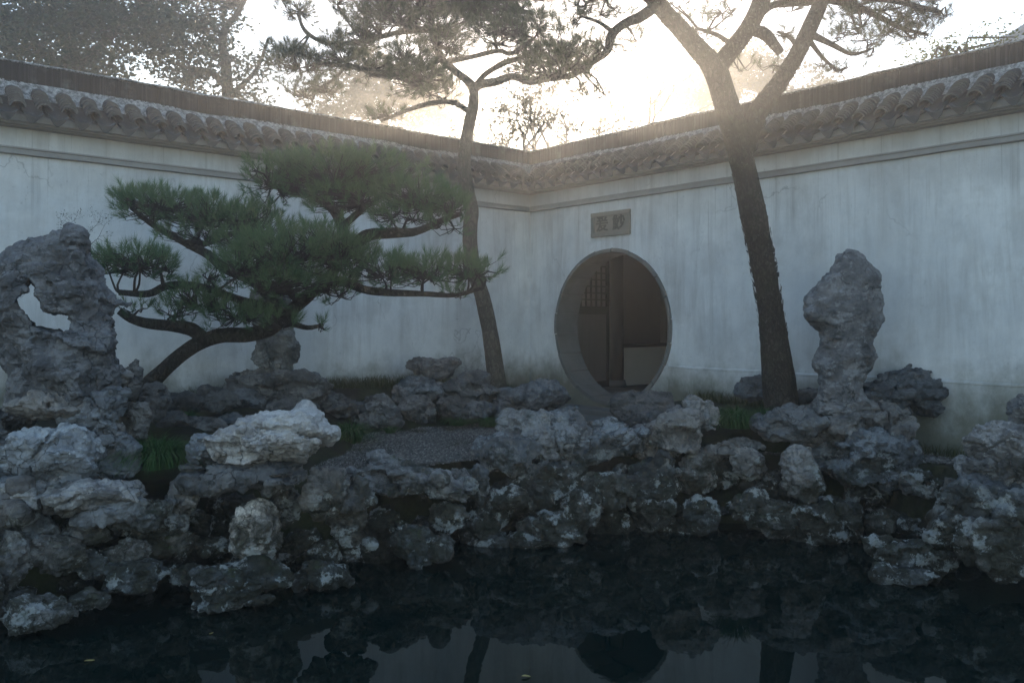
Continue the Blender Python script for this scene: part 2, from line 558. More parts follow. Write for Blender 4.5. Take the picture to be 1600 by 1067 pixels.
M = dict(
    plaster=m_plaster(), moulding=m_moulding(), tile=m_tile('grey_clay_tile', (0.030, 0.031, 0.033), (0.095, 0.094, 0.094)),
    drip=m_tile('grey_drip_tile', (0.075, 0.08, 0.088), (0.19, 0.20, 0.21), 0.3),
    tile_rim=m_tile('worn_lit_tile_rim', (0.085, 0.085, 0.082), (0.19, 0.188, 0.18), 0.5),  # worn tile ends, with light caught on the edges painted in
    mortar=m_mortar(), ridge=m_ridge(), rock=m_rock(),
    bark_pine=m_bark('pine_bark', (0.045, 0.040, 0.034), (0.12, 0.105, 0.088)),
    bark_mid=m_bark('grey_pine_bark', (0.10, 0.088, 0.07), (0.21, 0.19, 0.155), 14),
    twig=m_simple('twig_bark', (0.03, 0.026, 0.022), (0.075, 0.062, 0.05), 20),
    needle=m_leaf('pine_needles', (0.042, 0.105, 0.060), (0.17, 0.255, 0.115), 0.32),
    needle_hi=m_leaf('canopy_pine_needles', (0.030, 0.048, 0.024), (0.085, 0.10, 0.045), 0.28),
    leaf_dark=m_leaf('evergreen_leaves', (0.018, 0.036, 0.018), (0.050, 0.075, 0.032), 0.15),
    leaf_gold=m_leaf('autumn_leaves', (0.06, 0.055, 0.022), (0.14, 0.115, 0.045), 0.2),
    leaf_lime=m_leaf('yellow_green_leaves', (0.06, 0.09, 0.02), (0.17, 0.19, 0.05), 0.35),
    grass=m_leaf('mondo_grass', (0.020, 0.070, 0.020), (0.075, 0.17, 0.045), 0.25),
    grass_dry=m_leaf('verge_grass', (0.035, 0.045, 0.016), (0.11, 0.12, 0.05), 0.2),
    brick=m_simple('grey_gate_brick', (0.09, 0.09, 0.085), (0.24, 0.235, 0.22), 4, 0.85, 0.5, 35),
    plaque=m_simple('carved_plaque_brick', (0.17, 0.165, 0.14), (0.27, 0.26, 0.225), 9, 0.85, 0.3, 50),
    glyph=m_simple('carved_glyph_stone', (0.07, 0.068, 0.06), (0.12, 0.115, 0.10), 20),
    stone=m_simple('step_stone', (0.10, 0.10, 0.095), (0.22, 0.215, 0.20), 6, 0.85, 0.5, 30),
    wood=m_wood('dark_lacquered_wood', (0.022, 0.020, 0.018), (0.060, 0.054, 0.048)),
    panel=m_wood('grey_brown_panel', (0.12, 0.115, 0.11), (0.18, 0.172, 0.165)),
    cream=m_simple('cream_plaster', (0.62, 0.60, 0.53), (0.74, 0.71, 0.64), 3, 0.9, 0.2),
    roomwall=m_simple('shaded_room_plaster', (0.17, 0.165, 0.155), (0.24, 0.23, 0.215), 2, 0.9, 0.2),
    soil=m_soil(), pebble=m_pebble(), water=m_water(),
    leaf_fall=m_leaf('fallen_leaf', (0.28, 0.21, 0.06), (0.42, 0.36, 0.15), 0.1),
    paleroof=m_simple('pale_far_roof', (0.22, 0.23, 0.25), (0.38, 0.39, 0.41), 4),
)

# ------------------------------------------------------------------ wall frames
C = np.array([0.2907, 13.6])
DL = np.array([-0.7575, -0.6529]); DL /= np.linalg.norm(DL)
DR = np.array([-DL[1], DL[0]])            # (0.6529, -0.7575)
SIDE = {'L': (DL, DR), 'R': (DR, DL)}     # (along wall, inward normal)


def Wf(side):
    a, b = SIDE[side]

    def fn(V):
        V = np.asarray(V, float)
        o = np.empty_like(V)
        o[..., 0] = C[0] + a[0] * V[..., 0] + b[0] * V[..., 1]
        o[..., 1] = C[1] + a[1] * V[..., 0] + b[1] * V[..., 1]
        o[..., 2] = V[..., 2]
        return o
    return fn


def local(side, xy):
    d = np.asarray(xy, float) - C
    a, b = SIDE[side]
    return d @ a, d @ b


# ------------------------------------------------------------------ terrain
bank_px = [(-900, 1250), (-300, 1090), (0, 1000), (150, 965), (300, 930), (430, 912), (560, 890), (740, 862), (930, 842), (1130, 842), (1300, 846), (1400, 850), (1480, 876), (1600, 896), (1900, 960)]
ZW = -0.72
BANK = np.array([[(u - 800) / F * ((CZ - ZW) * F / (v - HV)), (CZ - ZW) * F / (v - HV)] for u, v in bank_px])
BANK[0] = (-8, 3.6); BANK[1] = (-5.5, 4.7); BANK[-1] = (7, 6.6)


def bank_y(x):
    return np.interp(x, BANK[:, 0], BANK[:, 1])


def sstep(a, b, x):
    t = np.clip((x - a) / (b - a), 0, 1)
    return t * t * (3 - 2 * t)


def ground_h(x, y):
    x = np.asarray(x, float); y = np.asarray(y, float)
    xy = np.stack([x, y], -1)
    d = xy - C
    nL = d @ DR                      # distance in front of the left wall
    nR = d @ DL                      # distance in front of the right wall
    sR = d @ DR
    by = bank_y(x)
    bed = 0.48 * sstep(1.15, 0.40, nL) * sstep(0.0, 2.6, nR) ** 0.3
    bed = np.maximum(bed, 0.34 * sstep(1.6, 0.9, nR) * sstep(2.9, 3.5, sR) * sstep(6.4, 5.2, sR))
    bed = np.maximum(bed, sstep(-1.7, -2.4, x) * (0.10 * sstep(0.2, 0.9, y - by) + 0.30 * sstep(1.2, 2.0, y - by)))
    p3 = np.stack([x * 9, y * 9, x * 0 + 5], -1)
    z = bed + 0.025 * samp(VOL, p3) * (bed > 0.03)
    z = np.where((nL < -0.3) | (nR < -0.3), -0.05, z)
    bankf = sstep(0.50, 0.80, y - by)
    near = sstep(1.4, 0.9, y)
    f = np.maximum(bankf, near)
    zz = -1.5 + (z + 1.5) * f
    return np.where(near > 0.5, np.minimum(zz, -0.2), zz)


def build_ground():
    fx = np.arange(-9, 9.01, 0.09); fy = np.arange(-1, 17.01, 0.09)
    xs = np.concatenate([[-76, -40, -20], fx, [20, 40, 76]]); ys = np.concatenate([[-66, -30, -10], fy, [30, 50, 76]])
    X, Y = np.meshgrid(xs, ys, indexing='ij')
    Z = ground_h(X, Y)
    V = np.stack([X, Y, Z], -1).reshape(-1, 3)
    nx, ny = len(xs), len(ys)
    i = np.arange(nx - 1)[:, None] * ny + np.arange(ny - 1)[None, :]
    Q = np.stack([i, i + ny, i + ny + 1, i + 1], -1).reshape(-1, 4)
    tag(obj('ground', mesh_np('ground', V, Q), M['soil']), kind='structure')
    wv = [[-9, 0.2, ZW], [9, 0.2, ZW], [9, 9.5, ZW], [-9, 9.5, ZW]]
    tag(obj('pond_water', mesh_np('pond_water', wv, [[0, 1, 2, 3]], False), M['water']), kind='structure')


build_ground()


# ------------------------------------------------------------------ garden walls
GS, GZ, GR = 1.75, 1.297, 1.15     # moon gate centre along the right wall, height, outer radius
WT = 0.42
TOPZ = 3.62
PITCH = 0.235


def wall_panel(mb_v, mb_f, mb_uv, pts):
    """pts: (4,3) local quad s,n,z"""
    k = len(mb_v)
    for p in pts:
        mb_v.append(p); mb_uv.append((p[0], p[2]))
    mb_f.append([k, k + 1, k + 2, k + 3])


def build_wall_body(side, L, gate):
    V, Q, UV = [], [], []
    fn = Wf(side)
    s0 = -WT if side == 'L' else 0.0
    z0 = -0.9
    half = GR + 0.25

    def quad(a, b, c, d):
        wall_panel(V, Q, UV, [a, b, c, d])

    def rect(n, sa, sb, za, zb):
        quad((sa, n, za), (sb, n, za), (sb, n, zb), (sa, n, zb))
    for n in (0.0, -WT):
        if not gate:
            rect(n, s0, L, z0, TOPZ)
        else:
            a, b = GS - half, GS + half
            c, d = GZ - GR - 0.12, GZ + half
            rect(n, s0, a, z0, TOPZ); rect(n, b, L, z0, TOPZ)
            rect(n, a, b, z0, c); rect(n, a, b, d, TOPZ)
            K = 64
            ang = np.linspace(0, 2 * np.pi, K + 1)
            # rectangle boundary points along the same angles
            for i in range(K):
                pr = []
                for t in (ang[i], ang[i + 1]):
                    ct, st = math.cos(t), math.sin(t)
                    k = 1e9
                    if ct > 1e-9: k = min(k, half / ct)
                    if ct < -1e-9: k = min(k, -half / ct)
                    if st > 1e-9: k = min(k, (d - GZ) / st)
                    if st < -1e-9: k = min(k, (c - GZ) / st)
                    pr.append(((GS + ct * (GR - 0.02), n, GZ + st * (GR - 0.02)), (GS + ct * k, n, GZ + st * k)))
                quad(pr[0][0], pr[0][1], pr[1][1], pr[1][0])
    quad((s0, 0, TOPZ), (L, 0, TOPZ), (L, -WT, TOPZ), (s0, -WT, TOPZ))
    quad((L, 0, z0), (L, -WT, z0), (L, -WT, TOPZ), (L, 0, TOPZ))
    quad((s0, 0, z0), (s0, -WT, z0), (s0, -WT, TOPZ), (s0, 0, TOPZ))
    return mesh_np('wall_face', fn(np.array(V)), np.array(Q), False, None, UV)


def profile_strip(side, prof, s0, s1, seg=0.25, wob=0.0012):
    """extrude an (n,z) profile along the wall, end trimmed at 45 deg in the corner (s=n)"""
    fn = Wf(side)
    ss = np.concatenate([np.arange(s0, s1, seg), [s1]])
    prof = np.array(prof, float)
    V, UV = [], []
    for i, s in enumerate(ss):
        for n, z in prof:
            se = s + n if i == 0 else s
            p = np.array([se * 30, n * 30, z * 30])
            V.append((se, n + wob * float(samp(VOL, p[None])[0]), z + wob * float(samp(VOL, p[None] + 40)[0])))
            UV.append((se, z))
    m = len(prof); k = len(ss)
    Q = []
    for i in range(k - 1):
        for j in range(m - 1):
            a = i * m + j
            Q.append([a, a + m, a + m + 1, a + 1])
    return mesh_np('strip', fn(np.array(V)), np.array(Q), False, None, UV)


def cover_tile_mesh():
    """arched tile: axis along local +x (down the slope), arch up; root at upper end"""
    r, th, Lg = 0.082, 0.016, 0.14
    K = 9
    a = np.linspace(R(-80), R(80), K)
    V = []
    for x in (0, Lg):
        k = 1.0 if x > 0 else 0.90
        for rr in (r * k, (r - th) * k):
            for t in a:
                V.append((x, rr * math.sin(t), rr * math.cos(t) - r * 0.45))
    V = np.array(V)
    F_ = []
    o = lambda e, l, i: e * 2 * K + l * K + i
    for i in range(K - 1):
        F_.append([o(0, 0, i), o(1, 0, i), o(1, 0, i + 1), o(0, 0, i + 1)])
        F_.append([o(0, 1, i + 1), o(1, 1, i + 1), o(1, 1, i), o(0, 1, i)])
        F_.append([o(1, 0, i), o(1, 1, i), o(1, 1, i + 1), o(1, 0, i + 1)])
    F_.append([o(0, 0, 0), o(0, 1, 0), o(1, 1, 0), o(1, 0, 0)])
    F_.append([o(0, 0, K - 1), o(1, 0, K - 1), o(1, 1, K - 1), o(0, 1, K - 1)])
    return mesh_np('cover_tile', V, np.array(F_), False)


def drip_tile_mesh():
    """concave pan end with a hanging shield-shaped lip; +x down slope, z up"""
    K = 11
    t = np.linspace(-1, 1, K)
    hw = 0.096
    th = 0.012
    y = t * hw
    sag = -0.045 * (1 - t ** 2)
    V, F_ = [], []
    for x in (-0.16, 0.02):
        for dz in (0, -th):
            for i in range(K):
                V.append((x, y[i], sag[i] + dz))
    o = lambda e, l, i: e * 2 * K + l * K + i
    for i in range(K - 1):
        F_.append([o(0, 0, i), o(1, 0, i), o(1, 0, i + 1), o(0, 0, i + 1)])
        F_.append([o(0, 1, i + 1), o(1, 1, i + 1), o(1, 1, i), o(0, 1, i)])
    # lip: plate hanging from the pan's lower edge, slightly tilted outwards
    n0 = len(V)
    drop = 0.105 * (1 - np.abs(t) ** 1.6) + 0.008
    for th2 in (0.0, 0.014):
        for i in range(K):
            V.append((0.02 + th2, y[i], sag[i] + 0.004))
        for i in range(K):
            V.append((0.02 + th2 - 0.035 * drop[i] / 0.11, y[i] * 0.97, sag[i] * 0.25 - drop[i]))
    q = lambda l, rw, i: n0 + l * 2 * K + rw * K + i
    for i in range(K - 1):
        F_.append([q(1, 0, i), q(1, 1, i), q(1, 1, i + 1), q(1, 0, i + 1)])
        F_.append([q(0, 0, i + 1), q(0, 1, i + 1), q(0, 1, i), q(0, 0, i)])
        F_.append([q(1, 1, i), q(0, 1, i), q(0, 1, i + 1), q(1, 1, i + 1)])
        F_.append([q(0, 0, i), q(1, 0, i), q(1, 0, i + 1), q(0, 0, i + 1)])
    return mesh_np('drip_tile', np.array(V), np.array(F_), False)


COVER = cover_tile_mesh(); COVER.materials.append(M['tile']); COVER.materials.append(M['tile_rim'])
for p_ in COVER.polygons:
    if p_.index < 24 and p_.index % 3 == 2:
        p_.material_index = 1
DRIP = drip_tile_mesh(); DRIP.materials.append(M['drip'])
RN0, RZ0 = -0.075, 3.835     # roof slope upper end (n, z)
RN1, RZ1 = 0.30, 3.555      # lower end
SLOPE = math.atan2(RZ0 - RZ1, RN1 - RN0)


def tile_matrix(side, s, n, z, extra_pitch=0.0, yaw=0.0, roll=0.0):
    a, b = SIDE[side]
    ax = Vector((b[0], b[1], 0))          # outward horizontal
    down = (ax * math.cos(SLOPE + extra_pitch) + Vector((0, 0, -math.sin(SLOPE + extra_pitch)))).normalized()
    sidev = Vector((0, 0, 1)).cross(ax).normalized()
    up = down.cross(sidev).normalized()
    m = Matrix((down, sidev, up)).transposed().to_4x4()
    p = Wf(side)(np.array([s, n, z]))
    return Matrix.Translation(Vector(p)) @ m @ Matrix.Rotation(yaw, 4, 'Z') @ Matrix.Rotation(roll, 4, 'X')


def build_garden_wall(side, L, gate, label, rnd):
    fn = Wf(side)
    mid = fn(np.array([L * 0.45, 0.0, 0.0]))
    root = thing('garden_wall', mid, label, 'wall')
    obj('wall_face', build_wall_body(side, L, gate), M['plaster'], root)
    # cornice moulding: three stepped fillets
    obj('cornice_moulding', profile_strip(side, [(0.001, 3.225), (0.038, 3.222), (0.040, 3.205), (0.026, 3.202), (0.026, 3.172), (0.046, 3.168), (0.048, 3.146), (0.030, 3.142), (0.001, 3.138)], 0, L), M['moulding'], root)
    # eave course and plaster fillet under the tiles
    obj('eave_course', profile_strip(side, [(0.001, 3.422), (0.085, 3.428), (0.090, 3.440), (0.135, 3.443), (0.14, 3.464), (0.001, 3.468)], 0, L), M['moulding'], root)
    obj('eave_plaster', profile_strip(side, [(0.10, 3.4645), (0.19, 3.47), (0.20, 3.53), (-0.05, 3.70)], 0, L), M['plaster'], root)
    # pan tiles (trough field) as one part
    mb = MB()
    ncol = int((L - 0.12) / PITCH)
    for i in range(ncol + 1):
        s = 0.14 + i * PITCH
        K = 6
        t = np.linspace(-1, 1, K)
        rows = 8
        V = []
        for r_ in range(rows + 1):
            f = r_ / rows
            for kk in (0, 1):
                n = RN0 + (RN1 - RN0) * f; z = RZ0 + (RZ1 - RZ0) * f - 0.02 + (0.012 if kk else 0)
                for tt in t:
                    V.append((s + tt * 0.10, min(n, s + tt * 0.10 + 0.02), z - 0.035 * (1 - tt * tt)))
        V = fn(np.array(V))
        Q = []
        for r_ in range(2 * rows + 1):
            for j in range(K - 1):
                a = r_ * K + j
                Q.append([a, a + K, a + K + 1, a + 1])
        mb.add(V, np.array(Q))
    tag(obj('pan_tiles', mb.mesh('pan_tiles', False), M['tile'], root), kind='stuff')
    # cover tiles and drip tiles
    far = MB()
    cv = np.array([v.co[:] for v in COVER.vertices]); cf = [list(p.vertices) for p in COVER.polygons]
    count = 0
    for i in range(ncol):
        s = 0.14 + (i + 0.5) * PITCH + rnd.uniform(-0.006, 0.006)
        dyaw = rnd.uniform(-0.04, 0.04)
        for k in range(8):
            f = k / 8.0
            n = RN0 + (RN1 - RN0 - 0.10) * f - 0.01
            z = RZ0 + (RZ1 - RZ0) * ((n - RN0) / (RN1 - RN0)) + 0.012 + rnd.uniform(-0.004, 0.004)
            if n + 0.10 > s:
                continue
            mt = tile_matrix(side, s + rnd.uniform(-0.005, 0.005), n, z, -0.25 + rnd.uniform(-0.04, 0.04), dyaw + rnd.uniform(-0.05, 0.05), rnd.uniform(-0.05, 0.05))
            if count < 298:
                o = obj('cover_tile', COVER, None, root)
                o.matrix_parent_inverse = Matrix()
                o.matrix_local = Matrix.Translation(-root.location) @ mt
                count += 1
            else:
                A = np.array(mt)
                far.add(cv @ A[:3, :3].T + A[:3, 3], np.array(cf))
        sd_ = 0.14 + i * PITCH
        if sd_ > 0.32:
            mt = tile_matrix(side, sd_ + rnd.uniform(-0.006, 0.006), RN1 + 0.01, RZ1 - 0.002 + rnd.uniform(-0.005, 0.005), -SLOPE * 0.55 + rnd.uniform(-0.05, 0.05), rnd.uniform(-0.05, 0.05), rnd.uniform(-0.06, 0.06))
            o = obj('drip_tile', DRIP, None, root)
            o.matrix_parent_inverse = Matrix()
            o.matrix_local = Matrix.Translation(-root.location) @ mt
    if far.n:
        tag(obj('far_cover_tiles', far.mesh('far_cover_tiles', False), M['tile'], root), kind='stuff')
    # mottled mortar fillet between tiles and ridge
    obj('ridge_mortar', profile_strip(side, [(0.02, 3.74), (-0.04, 3.82), (-0.085, 3.89), (-0.112, 3.945)], 0, L, 0.12, 0.007), M['mortar'], root)
    obj('back_slope', profile_strip(side, [(-0.30, 3.935), (-0.36, 3.86), (-0.62, 3.60), (-0.42, 3.58)], 0, L, 0.5), M['tile'], root)
    # ridge of thin tiles standing on edge
    mb = MB()
    s = -0.3 if side == 'L' else -0.11
    while s < L:
        wd = rnd.uniform(0.013, 0.020)
        out = rnd.uniform(-0.006, 0.006)
        zt = 4.145 + rnd.uniform(-0.006, 0.006)
        mb.box((s, -0.30, 3.925), (s + wd - 0.003, -0.112 + out, zt), 0.05 + 0.5 * rnd.random() ** 3.0, fn)
        s += wd
    tag(obj('ridge_tiles', mb.mesh('ridge_tiles', False), M['ridge'], root), kind='stuff')
    obj('ridge_core', profile_strip(side, [(-0.125, 3.93), (-0.125, 4.135), (-0.29, 4.135), (-0.29, 3.93)], -0.1, L, 1.0, 0), M['ridge'], root)
    obj('ridge_cap', profile_strip(side, [(-0.29, 4.142), (-0.115, 4.142), (-0.104, 4.15), (-0.112, 4.165), (-0.16, 4.178), (-0.25, 4.178), (-0.30, 4.165), (-0.29, 4.142)], -0.05, L, 0.15, 0.006), M['mortar'], root)
    return root


rnd = random.Random(3)
WALL_L = build_garden_wall('L', 10.5, False, 'white plastered garden wall running off behind the spreading pine on the left', rnd)
WALL_R = build_garden_wall('R', 10.5, True, 'white plastered garden wall pierced by the round moon gate', rnd)
obj('plinth_course', profile_strip('R', [(0.0, -0.5), (0.030, -0.5), (0.030, 0.742), (0.036, 0.755), (0.030, 0.772), (0.001, 0.778)], GS + GR * 0.93, 10.5, 0.25, 0.004), M['plaster'], WALL_R)


# ------------------------------------------------------------------ moon gate ring, plaque, steps
def build_gate():
    fn = Wf('R')
    root = thing('moon_gate', fn(np.array([GS, 0, GZ - GR])), 'round moon gate framed in grey brick at the wall corner', 'gate')
    nb = 22
    ri, ro = GR - 0.055, GR
    for b in range(nb):
        a0 = 2 * math.pi * (b + 0.018) / nb + 0.1
        a1 = 2 * math.pi * (b + 0.982) / nb + 0.1
        K = 6
        V = []
        dn = rnd.uniform(-0.006, 0.006); dr = rnd.uniform(-0.006, 0.006)
        for t in np.linspace(a0, a1, K):
            for (rr, n) in ((ri + dr, 0.028 + dn), (ro + dr, 0.028 + dn), (ro + dr, -WT - 0.02), (ri + dr, -WT - 0.02)):
                V.append((GS + rr * math.cos(t), n, GZ + rr * math.sin(t)))
        Q = []
        for i in range(K - 1):
            for j in range(4):
                Q.append([i * 4 + j, i * 4 + (j + 1) % 4, (i + 1) * 4 + (j + 1) % 4, (i + 1) * 4 + j])
        Q.append([0, 1, 2, 3]); Q.append([(K - 1) * 4 + j for j in (3, 2, 1, 0)])
        bevel(obj('frame_brick', mesh_np('frame_brick', fn(np.array(V)), np.array(Q), False), M['brick'], root), 0.004, 1)
    # mortar bed behind the bricks
    K = 72
    t = np.linspace(0, 2 * np.pi, K, endpoint=False)
    V = []
    for n in (0.018, -WT - 0.01):
        for tt in t:
            V.append((GS + (ri + 0.012) * math.cos(tt), n, GZ + (ri + 0.012) * math.sin(tt)))
    Q = [[i, (i + 1) % K, K + (i + 1) % K, K + i] for i in range(K)]
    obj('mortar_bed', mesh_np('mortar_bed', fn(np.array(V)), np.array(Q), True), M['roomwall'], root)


build_gate()


def text_mesh(ch, size):
    cu = bpy.data.curves.new('glyph', 'FONT')
    cu.body = ch
    cu.size = size
    cu.extrude = 0.008
    cu.offset = 0.003
    cu.align_x = 'CENTER'; cu.align_y = 'CENTER'
    cu.resolution_u = 2
    o = bpy.data.objects.new('tmp', cu)
    COL.objects.link(o)
    dg = bpy.context.evaluated_depsgraph_get()
    me = bpy.data.meshes.new_from_object(o.evaluated_get(dg))
    bpy.data.objects.remove(o)
    return me


def build_plaque():
    fn = Wf('R')
    # u 925..987, v 327..371
    s0, s1, z0, z1 = 1.412, 2.148, 2.637, 2.973
    root = thing('wall_plaque', fn(np.array([(s0 + s1) / 2, 0, z0])), 'small grey carved brick plaque with two characters above the moon gate', 'plaque')
    mb = MB(); mb.box((s0, -0.02, z0), (s1, 0.020, z1), 0.5, fn)
    pan = bevel(obj('panel', mb.mesh('panel', False), M['plaque'], root), 0.004)
    for k, (a, b) in enumerate((((s0 - .012, 0.0, z1 - .05), (s1 + .012, 0.045, z1 + .012)), ((s0 - .012, 0.0, z0 - .012), (s1 + .012, 0.045, z0 + .05)),
                                ((s0 - .0122, 0.0, z0 + .0505), (s0 + .05, 0.043, z1 - .0505)), ((s1 - .05, 0.0, z0 + .0505), (s1 + .0122, 0.043, z1 - .0505)))):
        mb = MB(); mb.box(a, b, 0.5, fn)
        bevel(obj('frame_bar', mb.mesh('frame_bar', False), M['plaque'], root), 0.008)
    for ch, s in (('\u7230', s0 + 0.205), ('\u9b66', s1 - 0.205)):
        me = text_mesh(ch, 0.25)
        me.materials.clear(); me.materials.append(M['glyph'])
        o = obj('carved_character', me, None, pan)
        ax = Vector((DR[0], DR[1], 0)); up = Vector((0, 0, 1)); nn = ax.cross(up)
        m = Matrix((ax, up, nn)).transposed().to_4x4()
        p = fn(np.array([s, 0.022, (z0 + z1) / 2]))
        o.matrix_local = Matrix.Translation(Vector(p)) @ m


build_plaque()


def box_obj(name, a, b, mat, parent, side='R', bev=0.006):
    mb = MB(); mb.box(a, b, 0.5, Wf(side))
    o = obj(name, mb.mesh(name, False), mat, parent)
    return bevel(o, bev) if bev else o


def build_hall():
    """covered corridor seen through the gate. s along the wall, n negative = behind it"""
    fn = Wf('R')
    FZ = 0.20
    root = thing('corridor_hall', fn(np.array([0.6, -2.5, FZ])), 'dark timber corridor seen through the round gate', 'building')
    sp = -0.12
    box_obj('floor', (-2.6, -6.5, -0.3), (4.5, -WT - 0.03, FZ), M['stone'], root)
    box_obj('ceiling', (-2.6, -6.5, 3.05), (4.5, -WT - 0.22, 3.15), M['wood'], root)  # stops short of the wall; unseen gap added to let light in
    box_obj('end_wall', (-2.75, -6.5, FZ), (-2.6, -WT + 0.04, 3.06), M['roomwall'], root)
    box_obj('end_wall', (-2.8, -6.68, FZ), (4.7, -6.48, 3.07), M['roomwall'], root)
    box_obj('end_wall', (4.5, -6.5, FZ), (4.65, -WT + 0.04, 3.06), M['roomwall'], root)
    # door leaf with lattice
    n0, n1 = -0.86, -2.0
    d = box_obj('door_leaf', (sp - 0.03, n1 + 0.05, FZ + 0.12), (sp, n0 - 0.05, 1.50), M['panel'], root)
    for a, b in (((sp - 0.04, n1, FZ + .01), (sp + 0.02, n1 + 0.06, 3.04)), ((sp - 0.04, n0 - 0.06, FZ + .01), (sp + 0.02, n0, 3.04)),
                 ((sp - 0.035, n1 + .06, FZ + .01), (sp + 0.018, n0 - .06, FZ + 0.12)), ((sp - 0.035, n1 + .06, 1.50), (sp + 0.018, n0 - .06, 1.64)),
                 ((sp - 0.035, n1 + .06, 2.46), (sp + 0.018, n0 - .06, 2.60))):
        box_obj('door_rail', a, b, M['wood'], d)
    k = 0
    za, zb, na, nb = 1.64, 2.46, n1 + 0.06, n0 - 0.06
    for i in range(1, 8):
        n = na + (nb - na) * i / 8
        box_obj('lattice_bar', (sp - 0.012, n - 0.012, za), (sp + 0.010, n + 0.012, zb), M['wood'], d, bev=0)
    for i in range(1, 7):
        z = za + (zb - za) * i / 7
        box_obj('lattice_bar', (sp - 0.010, na, z - 0.012), (sp + 0.008, nb, z + 0.012), M['wood'], d, bev=0)
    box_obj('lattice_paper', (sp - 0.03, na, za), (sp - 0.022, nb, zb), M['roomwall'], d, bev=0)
    box_obj('upper_board', (sp - 0.03, n1 + .06, 2.60), (sp, n0 - .06, 3.04), M['wood'], d)
    # column and half wall
    mb = MB()
    p0 = fn(np.array([sp, -2.22, FZ + 0.12])); p1 = fn(np.array([sp, -2.22, 3.05]))
    tube(mb, [p0, p1], [0.125, 0.12], 20, 0.5)
    colm = obj('column', mb.mesh('column'), M['wood'], root)
    mb = MB()
    p0 = fn(np.array([sp, -2.22, FZ])); p1 = fn(np.array([sp, -2.22, FZ + 0.12]))
    tube(mb, [p0, p1], [0.18, 0.15], 20, 0.05)
    obj('column_base', mb.mesh('column_base'), M['stone'], colm)
    hwl = box_obj('half_wall', (sp - 0.14, -4.8, FZ), (sp, -2.40, 0.90), M['cream'], root)
    box_obj('half_wall_rail', (sp - 0.18, -4.8, 0.90), (sp + 0.05, -2.36, 0.96), M['wood'], hwl)
    box_obj('pale_reflection_strip', (-2.59, -5.05, 1.55), (-2.57, -4.80, 2.45), M['cream'], root, bev=0)  # pale strip added as a painted stand-in for a reflection


build_hall()


def build_steps():
    fn = Wf('R')
    for (s0, s1, n0, n1, z0, z1, lab) in ((0.95, 2.6, 0.04, 0.42, -0.1, 0.125, 'worn stone doorstep right under the moon gate'),
                                          (0.75, 2.75, 0.44, 0.86, -0.1, 0.045, 'low flat stone slab in front of the gate doorstep')):
        mb = MB()
        nx, ny = 12, 5
        mb.box((s0, n0, z0), (s1, n1, z1), 0.5, fn)
        o = tag(obj('stone_step', mb.mesh('stone_step', False), M['stone']), lab, 'step')
        bevel(o, 0.02, 3)


build_steps()


# ------------------------------------------------------------------ rocks
def iso_mesh(f, origin, vox):
    f = f.astype(np.float32)
    for ax in range(3):
        sl0 = [slice(None)] * 3; sl0[ax] = 0
        sl1 = [slice(None)] * 3; sl1[ax] = -1
        f[tuple(sl0)] = np.maximum(f[tuple(sl0)], 0.5); f[tuple(sl1)] = np.maximum(f[tuple(sl1)], 0.5)
    g = openvdb.FloatGrid(1.0)
    g.copyFromArray(f)
    pts, quads = g.convertToQuads(0.0)
    V = np.asarray(pts, dtype=np.float64) * vox + origin
    return V, np.asarray(quads, dtype=np.int64)[:, ::-1]


def smax(a, b, k):
    h = np.clip(0.5 + 0.5 * (a - b) / k, 0, 1)
    return b * (1 - h) + a * h + k * h * (1 - h)


def smin(a, b, k):
    return -smax(-a, -b, k)


def finish_rock(V, Q, seed, amp=0.014, npit=None):
    """mid and fine relief along the normals"""
    if len(V) == 0:
        return V, Q
    N = vnormals(V, Q)
    o = seed * 13.7
    c = V.mean(0)
    # orientation check
    rs = np.random.default_rng(seed + 5000)
    rd = 1 - np.abs(samp(VOL2, V * 55 + o))
    rd2 = samp(VOL2, V * 150 * np.array([1, 1, 1.4]) + o * 2)
    rd3 = 1 - np.abs(samp(VOL, V * np.array([60, 60, 150.0]) + o * 3))
    d = amp * (0.7 * (rd - 0.3)) + amp * 0.40 * rd2 + amp * 0.5 * (rd3 - 0.3)
    # solution pits with crisp rims
    n = min(24, max(3, len(V) // 700)) if npit is None else npit
    pc = V[rs.integers(0, len(V), n)]
    pr = rs.uniform(.02, .06, n) * (1 + 1.2 * (rs.random(n) < .2))
    for k in range(n):
        r = np.sqrt(((V - pc[k]) ** 2 * np.array([1, 1, 1.5])).sum(1)) / pr[k]
        m = r < 1
        if m.any():
            d[m] -= pr[k] * 0.55 * (1 - r[m] ** 2.5)
    d += rs.normal(0, .0012, len(V))
    return V + N * d[:, None], Q


